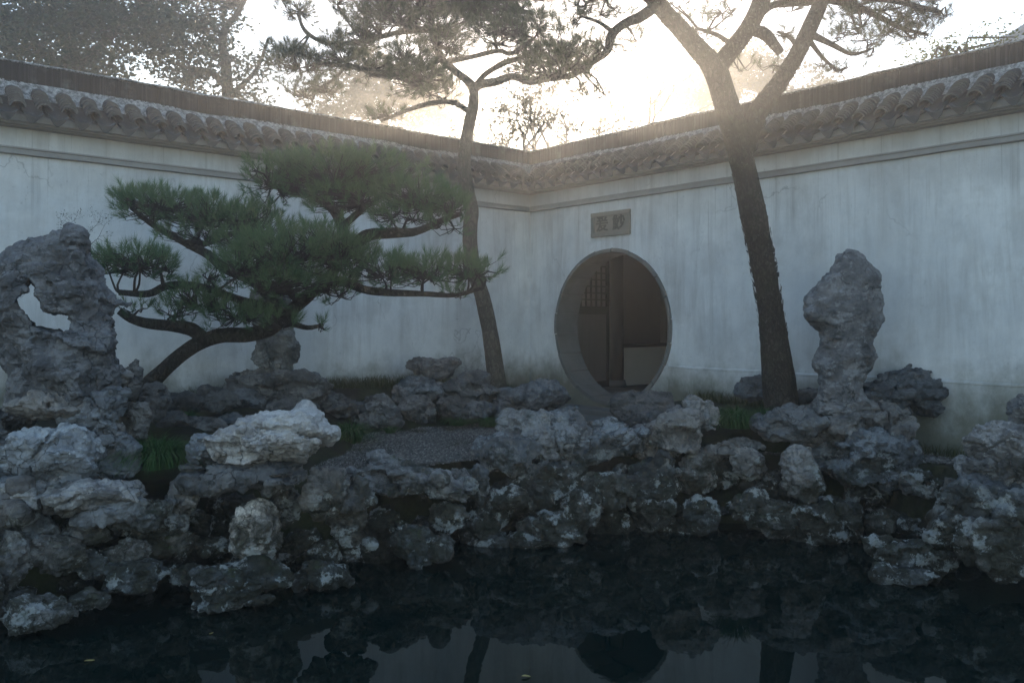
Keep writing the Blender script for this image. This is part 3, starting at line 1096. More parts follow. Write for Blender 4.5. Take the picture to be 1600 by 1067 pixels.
def rock_mesh(c, half, seed, vox=0.018, ang=0.85, pits=3, warp=0.10, yaw=0.0, strata=0.03, amp=0.014, tilt=0.0):
    rs = np.random.default_rng(seed)
    half = np.array(half, float)
    ext = half * 1.45 + 0.03
    n = np.ceil(2 * ext / vox).astype(int) + 1
    ax = [(-ext[i] + np.arange(n[i]) * vox) for i in range(3)]
    X, Y, Z = np.meshgrid(*ax, indexing='ij')
    p = np.stack([X, Y, Z], -1).astype(np.float32)
    cy_, sy_ = math.cos(yaw), math.sin(yaw)
    ct, st_ = math.cos(tilt), math.sin(tilt)
    xr = p[..., 0] * ct + p[..., 2] * st_
    zr = -p[..., 0] * st_ + p[..., 2] * ct
    q = np.stack([xr, p[..., 1], zr], -1) / half
    o = rs.uniform(0, 90, 3)
    lw = p * 30 + o
    wv = np.stack([samp(VOL, lw), samp(VOL, lw + 31), samp(VOL, lw + 62)], -1)
    q = q + warp * wv
    f1 = np.linalg.norm(q, axis=-1) - 1
    # several fractured blocks grown together
    f2 = None
    nb = 3 + int(rs.integers(0, 3))
    for j in range(nb):
        if j == 0:
            cc, rr = np.zeros(3), 0.86
        else:
            cc = rs.normal(size=3); cc /= np.linalg.norm(cc); cc *= rs.uniform(.35, .6); rr = rs.uniform(.38, .6)
        qq = q - cc.astype(np.float32)
        fb = np.full(f1.shape, -9.0, dtype=np.float32)
        for i in range(11):
            nn = rs.normal(size=3)
            if rs.random() < .4: nn[2] *= 2.5
            nn /= np.linalg.norm(nn)
            fb = np.maximum(fb, qq @ nn.astype(np.float32) - rr * rs.uniform(.62, 1.05))
        fb = np.maximum(fb, (np.linalg.norm(qq, axis=-1) - rr * 1.3))
        f2 = fb if f2 is None else smin(f2, fb, 0.05)
    f = (1 - ang) * f1 + ang * f2
    f = f + strata * (np.abs(samp(VOL, p * np.array([20, 20, 70.0]) + o)) - 0.7)
    f = f + 0.022 * (np.abs(samp(VOL, p * 60 + o * 2)) - 0.7)
    for i in range(2):
        nn = rs.normal(size=3); nn /= np.linalg.norm(nn)
        dd = q @ nn.astype(np.float32) - rs.uniform(-.6, .6)
        f = f + 0.16 * np.exp(-(dd / 0.04) ** 2)
    for i in range(pits):
        dv = rs.normal(size=3); dv[1] = -abs(dv[1]) - 0.3; dv /= np.linalg.norm(dv)
        r = rs.uniform(0.18, 0.42)
        pc = dv * rs.uniform(0.9, 1.12)
        f = smax(f, r - np.linalg.norm((q - pc) * np.array([1, 1, 1.0]), axis=-1), 0.06)
    V, Q = iso_mesh(f, -ext, vox)
    if yaw:
        V = np.stack([V[:, 0] * cy_ - V[:, 1] * sy_, V[:, 0] * sy_ + V[:, 1] * cy_, V[:, 2]], -1)
    V = V + np.array(c)
    return finish_rock(V, Q, seed, amp)


def column_rock(rows, D, seed, depth_ratio=0.75, holes=(), dents=(), vox=0.016, warp=0.03, amp=0.014, lean=0.0):
    """tall stone from its widths per height; rows (v, uL, uR). holes: capsules (u0,v0,u1,v1,rpx) that pass right through"""
    k = D / F
    rows = np.array(rows, float)
    zz = CZ + (HV - rows[:, 0]) * k
    xl = (rows[:, 1] - 800) * k; xr = (rows[:, 2] - 800) * k
    order = np.argsort(zz)
    zz, xl, xr = zz[order], xl[order], xr[order]
    x0, x1 = xl.min() - 0.12, xr.max() + 0.12
    z0, z1 = zz.min() - 0.06, zz.max() + 0.08
    hd = (xr - xl).max() / 2 * depth_ratio + 0.12
    sk0 = abs(xl.mean() + xr.mean()) / 2 / D * hd
    ax = [np.arange(x0 - sk0, x1 + sk0, vox), np.arange(D - hd, D + hd, vox), np.arange(z0, z1, vox)]
    X, Y, Z = np.meshgrid(*ax, indexing='ij')
    p = np.stack([X, Y, Z], -1).astype(np.float32)
    o = np.random.default_rng(seed).uniform(0, 90, 3)
    wv = np.stack([samp(VOL, p * 34 + o), samp(VOL, p * 34 + o + 31), samp(VOL, p * 34 + o + 62)], -1)
    q = p + warp * wv
    L = np.interp(q[..., 2], zz, xl); Rr = np.interp(q[..., 2], zz, xr)
    hw = np.maximum((Rr - L) / 2, 0.02); cx = (L + Rr) / 2
    hy = hw ** 0.6 * ((xr - xl).max() / 2) ** 0.4 * depth_ratio
    dx = (q[..., 0] - (q[..., 1] - D) * (xl.mean() + xr.mean()) / 2 / D - cx) / hw; dy = (q[..., 1] - D - lean * (q[..., 2] - z0)) / hy
    f = (np.sqrt(dx ** 2 + dy ** 2) - 1) * hw
    f = np.maximum(f, q[..., 2] - zz.max()); f = np.maximum(f, zz.min() - q[..., 2])
    f = f + 0.020 * (np.abs(samp(VOL, p * 40 + o)) - 0.7)
    for (u0, v0, u1, v1, r) in holes:
        a = np.array([(u0 - 800) * k, CZ + (HV - v0) * k]); b = np.array([(u1 - 800) * k, CZ + (HV - v1) * k])
        ab = b - a
        sk = D / np.maximum(p[..., 1], 1)
        pp = np.stack([p[..., 0] * sk + .010 * wv[..., 0], CZ + (p[..., 2] - CZ) * sk + .010 * wv[..., 1]], -1)
        t = np.clip(((pp - a) @ ab) / max(ab @ ab, 1e-9), 0, 1)
        d = np.linalg.norm(pp - a - t[..., None] * ab, axis=-1)
        f = smax(f, r * k - d, 0.03)
    for (u, v, r, dy_) in dents:
        cpt = np.array([(u - 800) * k, D + dy_, CZ + (HV - v) * k])
        d = np.linalg.norm(q - cpt, axis=-1)
        f = smax(f, r * k - d, 0.03)
    V, Q = iso_mesh(f, np.array([ax[0][0], ax[1][0], ax[2][0]]), vox)
    return finish_rock(V, Q, seed, amp, 8)


SEED = [100]


def rock_np(name, V, Q):
    me = mesh_np(name, V, Q)
    me.set_sharp_from_angle(angle=R(26))
    return me


def stone(parent, u, v, hw, hh, D, dep=None, tone=1.0, name='stone', **kw):
    """one limestone block centred on (u, v) of the photograph at distance D"""
    k = D / F
    SEED[0] += 1
    half = (hw * k * 1.02, (dep if dep else max(hw, hh) * 0.7 * k), hh * k * 1.04)
    big = max(half)
    kw.setdefault('vox', 0.0125 if big < 0.2 else (0.0145 if big < 0.45 else 0.017))
    V, Q = rock_mesh(P(u, v, D), half, SEED[0], **kw)
    tn = tone if isinstance(tone, tuple) else (tone, tone, tone)
    hs = np.random.default_rng(SEED[0] + 9).uniform(-1, 1, 2)
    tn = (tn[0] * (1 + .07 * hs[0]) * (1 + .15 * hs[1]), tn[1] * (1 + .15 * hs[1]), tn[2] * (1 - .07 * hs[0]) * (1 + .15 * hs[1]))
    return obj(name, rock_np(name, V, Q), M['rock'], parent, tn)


def rockery(px, label):
    return thing('pond_rockery', P(*px), label, 'rockery')


# --- tall pierced stone at the left and the bank beneath it
V, Q = column_rock([(362, 92, 100), (368, 74, 112), (376, 58, 122), (388, 46, 138), (402, 32, 150), (420, 18, 164), (440, 0, 180), (465, -24, 186), (488, -36, 174), (512, -36, 188), (530, -26, 192), (548, -8, 168), (562, 2, 176), (582, 12, 192), (604, 20, 184), (625, 14, 188)],
                   6.7, 5, 0.72, holes=[(42, 470, 58, 494, 17), (60, 500, 98, 505, 15), (50, 445, 52, 449, 7)],
                   dents=[(115, 455, 26, -0.42), (28, 452, 16, -0.36), (130, 530, 28, -0.42), (60, 580, 24, -0.45), (20, 560, 18, -0.4), (150, 480, 14, -0.45), (170, 545, 16, -0.40), (188, 470, 18, -.2), (195, 515, 16, -.1), (-5, 530, 20, -.2), (150, 400, 18, -.3), (90, 545, 22, -.5)], vox=0.016, warp=0.055, amp=0.013)
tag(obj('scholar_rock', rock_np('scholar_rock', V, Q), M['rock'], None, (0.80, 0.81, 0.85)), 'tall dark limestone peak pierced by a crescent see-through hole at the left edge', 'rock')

g1 = rockery((110, 900, 6.3), 'stepped pale limestone bank beneath the tall pierced rock at lower left')
for a in [(80, 632, 58, 24, 6.45, None, 1.1), (150, 642, 52, 32, 6.5, None, .95), (70, 712, 82, 46, 6.25, None, 1.25), (186, 716, 42, 44, 6.5, None, .75), (165, 676, 26, 22, 6.5, None, .9),
          (95, 776, 118, 28, 6.15, None, 1.05), (198, 800, 74, 28, 6.3, None, .95), (25, 790, 46, 34, 6.0, None, .8), (290, 778, 27, 36, 6.6, None, 1.0), (18, 655, 30, 34, 7.0, None, .6),
          (206, 590, 13, 26, 6.9, None, .7), (236, 628, 28, 32, 7.6, None, .6), (214, 655, 20, 36, 7.0, None, .9), (15, 885, 32, 48, 5.85, None, .9), (90, 867, 46, 29, 6.05, None, 1.05),
          (197, 862, 34, 22, 6.3, None, 1.25), (205, 893, 54, 26, 6.2, None, .7), (142, 880, 24, 20, 6.15, None, 1.0), (60, 952, 56, 28, 5.7, None, 1.35), (136, 936, 30, 17, 5.85, None, 1.2),
          (20, 945, 28, 22, 5.75, None, .8), (130, 835, 48, 26, 6.25, None, .8), (50, 828, 36, 28, 6.1, None, .9), (270, 850, 40, 20, 6.55, None, .8), (330, 856, 30, 16, 6.65, None, .8),
          (240, 822, 50, 26, 6.5, None, .7), (-40, 800, 60, 80, 6.1, None, .8), (-40, 930, 50, 50, 5.6, None, .9), (-60, 690, 60, 60, 6.5, None, .8), (300, 825, 30, 30, 6.9, .2, .5), (120, 590, 90, 26, 6.75, None, .8)]:
    stone(g1, a[0], a[1], a[2], a[3], a[4], a[5], a[6] * 1.35)

g2 = rockery((430, 900, 6.5), 'mushroom-shaped rock with a pale overhanging cap on a white pedestal')
stone(g2, 432, 684, 104, 42, 6.45, .38, 2.1, vox=.015, ang=.55, pits=4, tilt=0.12, name='cap_stone')
stone(g2, 320, 702, 34, 24, 6.5, None, 1.2)
stone(g2, 385, 738, 108, 26, 6.5, .42, .75, strata=.1, name='ledge_stone')
stone(g2, 505, 772, 36, 46, 6.65, None, 1.25)
stone(g2, 556, 778, 30, 30, 6.75, None, 1.0, tilt=-.5)
stone(g2, 540, 820, 30, 34, 6.85, None, .8)
stone(g2, 402, 832, 38, 52, 6.5, .2, 3.0, ang=.3, pits=4, name='pedestal_stone')
stone(g2, 440, 800, 30, 36, 6.75, None, .8)
stone(g2, 368, 902, 72, 28, 6.3, None, .75)
stone(g2, 362, 928, 58, 26, 6.2, None, .65)
stone(g2, 293, 896, 32, 19, 6.35, None, 1.15)
stone(g2, 504, 898, 50, 20, 6.65, None, 1.05)
stone(g2, 506, 864, 28, 18, 6.9, None, 1.2)
stone(g2, 545, 862, 15, 16, 6.95, None, 1.2)
stone(g2, 572, 856, 13, 10, 6.98, None, 1.2)
stone(g2, 470, 850, 30, 24, 6.95, None, .6)
stone(g2, 405, 935, 22, 12, 6.15, None, 1.1)
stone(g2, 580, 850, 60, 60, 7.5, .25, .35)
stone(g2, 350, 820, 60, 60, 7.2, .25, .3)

g3 = rockery((650, 880, 7.1), 'slanting grey slab over a dark hollow beside the pebble path')
stone(g3, 636, 750, 92, 32, 7.75, .42, 1.25, strata=.12, tilt=-.12, name='slab_stone')
stone(g3, 714, 757, 27, 25, 7.80, None, 1.2)
stone(g3, 740, 762, 22, 30, 8.00, None, .9)
stone(g3, 702, 808, 34, 30, 7.60, None, 1.35)
stone(g3, 645, 852, 44, 30, 7.25, None, .8)
stone(g3, 692, 852, 24, 22, 7.20, None, 1.0)
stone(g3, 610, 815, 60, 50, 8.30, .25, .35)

g4 = rockery((940, 850, 7.8), 'mossy rock bank below the moon gate with rounded grey boulders along its top')
for a in [(776, 712, 30, 34, 8.25, None, 1.0), (802, 714, 36, 36, 8.20, None, 1.15), (832, 674, 44, 36, 8.60, None, 1.15), (872, 692, 30, 34, 8.60, None, 1.0), (886, 655, 18, 22, 8.60, None, .95),
          (897, 692, 32, 38, 8.55, None, 1.0), (956, 690, 48, 34, 8.60, None, 1.1), (1058, 668, 56, 42, 8.70, None, 1.15), (1092, 640, 22, 20, 8.70, None, 1.1), (1018, 700, 34, 28, 8.80, None, .9),
          (805, 782, 30, 19, 7.90, None, 1.1), (910, 800, 30, 38, 8.00, None, 1.05), (868, 825, 46, 26, 8.00, None, .9), (962, 764, 42, 28, 8.15, None, 1.0), (1090, 742, 30, 32, 8.60, None, 1.15),
          (1090, 800, 26, 28, 8.25, None, 1.0), (1028, 792, 38, 30, 8.40, None, .7), (770, 800, 32, 36, 8.10, None, .7), (830, 765, 50, 44, 8.25, None, .55), (880, 760, 44, 40, 8.30, None, .55),
          (1015, 745, 50, 34, 8.50, None, .5), (775, 845, 40, 22, 8.00, None, .7), (830, 845, 34, 16, 7.95, None, .8), (965, 815, 40, 26, 8.50, None, .55), (1060, 830, 40, 22, 8.50, None, .5), (745, 830, 24, 30, 8.00, None, .8)]:
    stone(g4, a[0], a[1], a[2] * 1.14, a[3] * 1.1, a[4], a[5], a[6])

g5 = rockery((1300, 850, 7.6), 'domed hollowed rock base with dark overhanging stones under the standing stone on the right')
stone(g5, 1238, 662, 56, 26, 8.55, None, 1.0, ang=.3)
stone(g5, 1338, 658, 84, 40, 8.65, .5, .95, ang=.25, pits=5)
stone(g5, 1342, 714, 94, 62, 8.50, .46, 1.05, ang=.25, pits=7, vox=.016)
stone(g5, 1145, 702, 38, 18, 8.55, None, 1.0)
stone(g5, 1168, 722, 26, 30, 8.45, None, 1.1)
stone(g5, 1250, 738, 26, 46, 8.05, None, 1.25)
stone(g5, 1166, 786, 34, 24, 8.20, None, .9)
stone(g5, 1216, 806, 46, 32, 8.15, None, 1.1)
stone(g5, 1300, 812, 62, 40, 8.05, None, .75, pits=5)
stone(g5, 1386, 810, 24, 18, 8.15, None, (1.2, 1.1, .9))
stone(g5, 1442, 755, 38, 24, 8.05, None, .9, strata=.1)
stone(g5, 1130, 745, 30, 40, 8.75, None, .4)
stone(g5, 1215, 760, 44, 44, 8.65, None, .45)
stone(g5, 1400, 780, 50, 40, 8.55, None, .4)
stone(g5, 1440, 868, 66, 34, 6.95, None, 1.15)
stone(g5, 1385, 852, 30, 20, 7.10, None, .9)
stone(g5, 1415, 900, 40, 12, 6.75, None, 1.0)

g6 = rockery((1550, 880, 6.8), 'craggy moss-stained boulders rising from the pond at the right edge')
for a in [(1568, 690, 48, 38, 6.9, None, 1.15), (1512, 737, 20, 26, 7.0, None, 1.1), (1545, 738, 30, 30, 6.9, None, 1.0), (1595, 735, 34, 34, 6.8, None, .9), (1545, 795, 84, 50, 6.75, None, .75),
          (1500, 835, 44, 32, 6.8, None, .85), (1570, 855, 70, 42, 6.6, None, .8), (1640, 760, 60, 120, 6.8, None, .8), (1490, 790, 26, 34, 7.2, None, .6), (1620, 660, 40, 40, 6.95, None, 1.0)]:
    stone(g6, a[0], a[1], a[2] * 1.08, a[3] * 1.08, a[4], a[5], a[6])

# --- standing stone on the right
V, Q = column_rock([(390, 1319, 1330), (396, 1311, 1340), (404, 1305, 1350), (413, 1302, 1360), (425, 1299, 1374), (440, 1281, 1376), (455, 1268, 1372), (470, 1258, 1375), (490, 1256, 1377), (502, 1262, 1377), (512, 1270, 1375), (520, 1280, 1367), (532, 1285, 1363), (545, 1281, 1367), (556, 1275, 1373), (566, 1270, 1366), (576, 1272, 1360), (586, 1281, 1357), (602, 1282, 1352), (622, 1278, 1355), (645, 1276, 1356)],
                   8.6, 9, 0.62, dents=[(1280, 515, 12, -.22), (1298, 556, 11, -.27), (1335, 520, 10, -.3), (1350, 478, 20, -.36), (1300, 585, 10, -.27), (1290, 470, 18, -.34), (1325, 440, 14, -.34)], vox=0.014, warp=0.010, amp=0.008)
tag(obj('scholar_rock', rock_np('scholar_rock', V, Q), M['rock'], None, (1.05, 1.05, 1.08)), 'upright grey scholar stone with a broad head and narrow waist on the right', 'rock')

# --- small standing stone behind the leaning pine
V, Q = column_rock([(452, 405, 435), (460, 390, 450), (480, 384, 454), (505, 392, 462), (520, 400, 466), (540, 398, 470), (560, 396, 471), (575, 400, 464), (590, 405, 455), (600, 400, 460)], 9.8, 14, .7, vox=.018, warp=.03)
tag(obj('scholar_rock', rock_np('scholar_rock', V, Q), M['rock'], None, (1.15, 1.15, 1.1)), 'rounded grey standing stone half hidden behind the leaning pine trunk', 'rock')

# --- rocks edging the planting beds behind the path
b1 = thing('bed_rockery', P(500, 665, 9.4), 'low row of dull rocks below the rounded standing stone near the wall', 'rockery')
for a in [(428, 612, 74, 32, 9.7, None, .85), (470, 600, 34, 20, 9.8, None, .9), (380, 632, 34, 22, 9.4, None, .7), (450, 640, 40, 22, 9.5, None, .85), (515, 636, 46, 24, 10.2, None, .85), (592, 644, 40, 30, 10.6, None, .95), (560, 652, 26, 18, 10.5, None, .8),
          (282, 628, 34, 18, 8.6, None, .55), (335, 628, 32, 20, 8.8, None, .6), (310, 668, 42, 20, 8.0, None, .6), (355, 662, 26, 20, 8.2, None, .65), (275, 660, 26, 20, 7.9, None, .5)]:
    stone(b1, a[0], a[1], a[2], a[3], a[4], a[5], a[6], vox=.02)
b2 = thing('bed_rockery', P(690, 665, 11.0), 'piled rocks with a flat-topped stone left of the middle pine trunk', 'rockery')
for a in [(676, 576, 34, 18, 11.4, None, .8), (664, 606, 48, 26, 11.3, None, .9), (652, 642, 34, 28, 11.05, None, .9), (732, 612, 44, 28, 11.3, None, .85), (708, 640, 34, 24, 11.05, None, .8), (630, 625, 20, 22, 11.2, None, .9), (750, 640, 26, 16, 11.05, None, .8)]:
    stone(b2, a[0], a[1], a[2], a[3], a[4], a[5], a[6], vox=.02)
tag(stone(None, 824, 622, 60, 32, 11.3, None, 1.05, name='bed_rock', vox=.02), 'broad pale rock at the foot of the middle pine trunk', 'rock')
tag(stone(None, 1010, 638, 48, 32, 9.6, None, .75, name='bed_rock', vox=.02), 'dark boulder in front of the right rim of the moon gate', 'rock')
tag(stone(None, 1180, 612, 30, 24, 10.0, None, .8, name='bed_rock', vox=.02), 'small rough rock against the wall left of the right pine trunk', 'rock')
tag(stone(None, 1412, 606, 56, 38, 8.75, None, .5, name='bed_rock', vox=.018, strata=.12), 'dark flat-topped rock jutting behind the upright scholar stone', 'rock')
tag(stone(None, 1262, 620, 26, 16, 9.4, None, .6, name='bed_rock', vox=.02), 'low dark rock between the right pine trunk and the upright stone', 'rock')
tag(stone(None, 1395, 648, 30, 22, 8.7, None, .5, name='bed_rock', vox=.02), 'small dark rock tucked under the jutting flat-topped rock', 'rock')


def bank_fill():
    rs = np.random.default_rng(77)
    roots = [g1, g2, g3, g4, g5, g6]
    lims = [-2.45, -1.3, -.45, 1.85, 3.55, 99]
    x = -3.9
    while x < 5.0:
        y0 = float(bank_y(x))
        par = roots[[i for i, l in enumerate(lims) if x < l][0]]
        for z, dy in ((-.62, .70),):
            SEED[0] += 1
            half = (rs.uniform(.15, .26), rs.uniform(.14, .2), rs.uniform(.11, .17))
            V, Q = rock_mesh((x + rs.uniform(-.08, .08), y0 + dy + rs.uniform(-.06, .06), z + rs.uniform(-.05, .05)), half, SEED[0], vox=.022)
            t = rs.uniform(.55, .95)
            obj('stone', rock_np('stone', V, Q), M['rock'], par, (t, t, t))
        x += rs.uniform(.26, .36)


bank_fill()


# ------------------------------------------------------------------ pebble path
def build_path():
    poly = np.array([[-1.85, 7.72], [-0.95, 8.02], [-0.2, 8.45], [0.8, 9.1], [1.4, 9.1], [2.4, 8.9], [3.3, 8.45], [4.6, 8.0], [5.4, 8.0], [4.9, 8.8], [3.6, 8.7], [2.9, 9.0], [2.2, 9.8], [1.9, 11.4], [1.0, 12.0], [0.2, 11.4], [-0.6, 11.2], [-1.3, 10.8], [-1.9, 10.0], [-2.0, 9.0]])

    def inside(x, y):
        c = np.zeros(x.shape, bool)
        j = len(poly) - 1
        for i in range(len(poly)):
            xi, yi = poly[i]; xj, yj = poly[j]
            cond = ((yi > y) != (yj > y)) & (x < (xj - xi) * (y - yi) / (yj - yi + 1e-12) + xi)
            c ^= cond
            j = i
        return c
    V = np.c_[poly, np.full(len(poly), 0.006)]
    me = mesh_np('path', V, np.array([list(range(len(poly)))]), False)
    path = tag(obj('path', me, M['soil']), kind='structure')
    # individual pebbles set on edge in swirling rows
    a, b = 0.021, 0.040
    xs = np.arange(-2.2, 5.6, a); ys = np.arange(7.3, 12.1, b)
    X, Y = np.meshgrid(xs, ys, indexing='ij')
    X = X + (np.arange(len(ys)) % 2)[None, :] * a / 2
    x = X.ravel() + rng.uniform(-.004, .004, X.size); y = Y.ravel() + rng.uniform(-.007, .007, X.size)
    m = inside(x, y)
    x, y = x[m], y[m]
    n = len(x)
    yaw = 0.5 * samp(VOL, np.stack([x * 16, y * 16, x * 0], -1)) + rng.normal(0, .22, n)
    th = np.linspace(0, 2 * np.pi, 6, endpoint=False)
    ring = np.concatenate([np.stack([np.cos(th), np.sin(th), th * 0 - .3], -1), np.stack([.62 * np.cos(th + .5), .62 * np.sin(th + .5), th * 0 + .75], -1), [[0, 0, 1.0]]])
    S = np.stack([rng.uniform(.0085, .0125, n), rng.uniform(.015, .022, n), rng.uniform(.008, .017, n)], -1)
    Lc = ring[None] * S[:, None, :]
    cs, sn = np.cos(yaw)[:, None], np.sin(yaw)[:, None]
    PX = Lc[..., 0] * cs - Lc[..., 1] * sn + x[:, None]
    PY = Lc[..., 0] * sn + Lc[..., 1] * cs + y[:, None]
    PZ = Lc[..., 2] + 0.009 + 0.006 * samp(VOL, np.stack([x * 20, y * 20, x * 0 + 9], -1))[:, None]
    Vp = np.stack([PX, PY, PZ], -1).reshape(-1, 3)
    q = []
    t3 = []
    for i in range(6):
        j = (i + 1) % 6
        q.append([i, j, 6 + j, 6 + i]); t3.append([6 + i, 6 + j, 12])
    off = (np.arange(n) * 13)[:, None, None]
    Qp = (np.array(q)[None] + off).reshape(-1, 4); Tp = (np.array(t3)[None] + off).reshape(-1, 3)
    tint = np.repeat(np.clip(rng.beta(1.6, 2.6, n), 0, 1), 13)
    o = obj('pebbles', mesh_np('pebbles', Vp, [Qp, Tp], True, tint), M['pebble'], path)
    tag(o, kind='stuff')


build_path()


# ------------------------------------------------------------------ pines
def needles_mesh(name, pos, dirs, scale, tint, per=46, Ln=0.088, wd=0.0034, spread=(0.22, 0.95)):
    n = len(pos)
    dirs = dirs / np.linalg.norm(dirs, axis=1, keepdims=True)
    ref = np.where(np.abs(dirs[:, 2:3]) < .9, np.array([[0, 0, 1.0]]), np.array([[1.0, 0, 0]]))
    U = np.cross(dirs, ref); U /= np.linalg.norm(U, axis=1, keepdims=True)
    Wv = np.cross(dirs, U)
    t = rng.random((n, per))
    ph = rng.uniform(0, 2 * np.pi, (n, per))
    th = spread[0] + (spread[1] - spread[0]) * (1 - t) * rng.uniform(.6, 1.15, (n, per))
    nd = dirs[:, None] * np.cos(th)[..., None] + (U[:, None] * np.cos(ph)[..., None] + Wv[:, None] * np.sin(ph)[..., None]) * np.sin(th)[..., None]
    nd[..., 2] += 0.08
    base = pos[:, None] + dirs[:, None] * (t * 0.07 * scale[:, None])[..., None]
    L = Ln * scale[:, None] * rng.uniform(.75, 1.12, (n, per))
    tip = base + nd * L[..., None]
    sv = np.cross(nd, rng.normal(size=nd.shape)); sv /= np.maximum(np.linalg.norm(sv, axis=-1, keepdims=True), 1e-6)
    hwv = sv * (wd / 2)
    mid = base + nd * (L * .55)[..., None]
    V = np.stack([base - hwv * .7, base + hwv * .7, tip], 2).reshape(-1, 3)
    k = n * per
    T = np.arange(k * 3).reshape(-1, 3)
    tt = np.repeat(np.clip(tint[:, None] + rng.normal(0, .12, (n, per)), 0, 1).ravel(), 3)
    return mesh_np(name, V, T, False, tt)


def pad_tufts(pads, D0, dens, limbs, mb_tw, rs, up=0.8, jitter=0.35, tw_r=0.006, lump=0.5):
    """pads (u, v, hw px, hh px, dD, depth half m, [density]) -> tuft arrays; twigs go into mb_tw"""
    ps, ds, ss, ts = [], [], [], []
    LP = np.vstack([l for l in limbs])
    for pd in pads:
        u, v, hw, hh, dD, dh = pd[:6]
        dn = pd[6] if len(pd) > 6 else 1.0
        D = D0 + dD
        k = D / F
        c = P(u, v, D)
        a, b, h = hw * k, dh, hh * k
        n = max(5, int(dens * dn * math.pi * a * b / 0.0075 * (0.6 + 0.4 * min(1.5, h / 0.18))))
        ang = rs.uniform(0, 2 * np.pi, n); r = np.sqrt(rs.random(n))
        lx = np.cos(ang) * r; ly = np.sin(ang) * r
        dome = np.sqrt(np.clip(1 - r * r, 0, 1))
        low = rs.random(n) < 0.35
        lz = np.where(low, rs.uniform(-.8, .3, n), dome * rs.uniform(.45, 1.0, n) + rs.uniform(-.25, .15, n))
        # lumpy outline
        nz = samp(VOL, np.stack([c[0] * 40 + lx * a * 60, c[1] * 40 + ly * b * 60, c[2] * 40 + lx * 0], -1))
        lz = lz + .22 * lump * nz
        pos = c + np.stack([lx * a * (1 + .12 * nz), ly * b, lz * h], -1)
        dr = np.stack([lx * .75, ly * .75, np.full(n, up) + .5 * lz], -1) + rs.normal(0, jitter, (n, 3))
        dr[:, 2] = np.maximum(dr[:, 2], -.15)
        ps.append(pos); ds.append(dr)
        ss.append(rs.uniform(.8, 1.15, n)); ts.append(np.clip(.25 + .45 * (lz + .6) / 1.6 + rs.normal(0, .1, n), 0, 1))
        # twigs: hub points along the pad's floor
        nh = max(2, int(a / 0.16))
        hubs = c + np.stack([rs.uniform(-.6, .6, nh) * a, rs.uniform(-.5, .5, nh) * b, rs.uniform(-.40, .05, nh) * h], -1)
        near = LP[np.argmin(np.linalg.norm(LP - c, axis=1))]
        for hb in hubs:
            md = hb * .45 + near * .55 + np.array([0, 0, .02]) + rs.normal(0, .03, 3)
            L = np.linalg.norm(hb - near)
            tube(mb_tw, [near, md, hb], [tw_r * 2.0 + .006 * L, tw_r * 1.7, tw_r * 1.2], 5, max(.06, L / 7))
        dd = np.linalg.norm(pos[:, None] - hubs[None], axis=2)
        hi = dd.argmin(1)
        for i in range(n):
            hb = hubs[hi[i]]
            e = pos[i]
            md = hb * .45 + e * .55 + rs.normal(0, .03, 3) - np.array([0, 0, .25]) * abs(e[2] - hb[2]) * .5
            tube(mb_tw, [hb, md, e], [tw_r * .95, tw_r * .75, tw_r * .5], 3, .12)
    return np.vstack(ps), np.vstack(ds), np.concatenate(ss), np.concatenate(ts)


def pine(name, base, label, D0, trunk_specs, limb_specs, pads, dens, bark, needle_mat, seed, per=46, Ln=.088, wd=.0034, tw_r=.006, flakes=0, spread=(.22, .95), **kw):
    rs = np.random.default_rng(seed)
    root = thing(name, base, label, 'tree')
    mb = MB()
    limbs = []
    for spec in trunk_specs:                      # thick trunk: (u, v, dD, r px)
        pts = [P(u, v, D0 + d) for u, v, d, r in spec]
        rad = [r * (D0 + d) / F for u, v, d, r in spec]
        q, r_ = tube(mb, pts, rad, 56, .022, .06, 30)
        limbs.append(q)
        if flakes:
            for _ in range(flakes):
                i = rs.integers(1, len(q) - 1)
                t = q[i + 1] - q[i - 1] if i + 1 < len(q) else q[i] - q[i - 1]
                t /= np.linalg.norm(t)
                dv = rs.normal(size=3); dv -= t * (dv @ t); dv /= np.linalg.norm(dv)
                sd_ = np.cross(t, dv)
                p0 = q[i] + dv * r_[i] * 0.97
                L, wv = rs.uniform(.012, .035), rs.uniform(.008, .02)
                tl = dv * rs.uniform(.006, .018)
                mb.add([p0 - sd_ * wv - t * L, p0 + sd_ * wv - t * L * .7 + tl * .5, p0 + sd_ * wv * .8 + t * L + tl, p0 - sd_ * wv + t * L * .8 + tl * .6], [[0, 1, 2, 3]])
    trunk_o = obj('trunk', mb.mesh('trunk'), bark, root)
    mb = MB()
    for spec in limb_specs:
        pts = [P(u, v, D0 + d) for u, v, d, r in spec]
        rad = [r * (D0 + d) / F for u, v, d, r in spec]
        q, r_ = tube(mb, pts, rad, 14, .04, .10, 30)
        limbs.append(q)
    if mb.n:
        obj('limbs', mb.mesh('limbs'), bark, trunk_o)
    mb = MB()
    ps, ds, ss, ts = pad_tufts(pads, D0, dens, limbs, mb, rs, tw_r=tw_r, **kw)
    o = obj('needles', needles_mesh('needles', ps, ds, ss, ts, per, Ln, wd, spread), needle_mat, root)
    tag(obj('twigs', mb.mesh('twigs'), M['twig'], o), kind='stuff')
    print(name, 'tufts', len(ps))
    return root


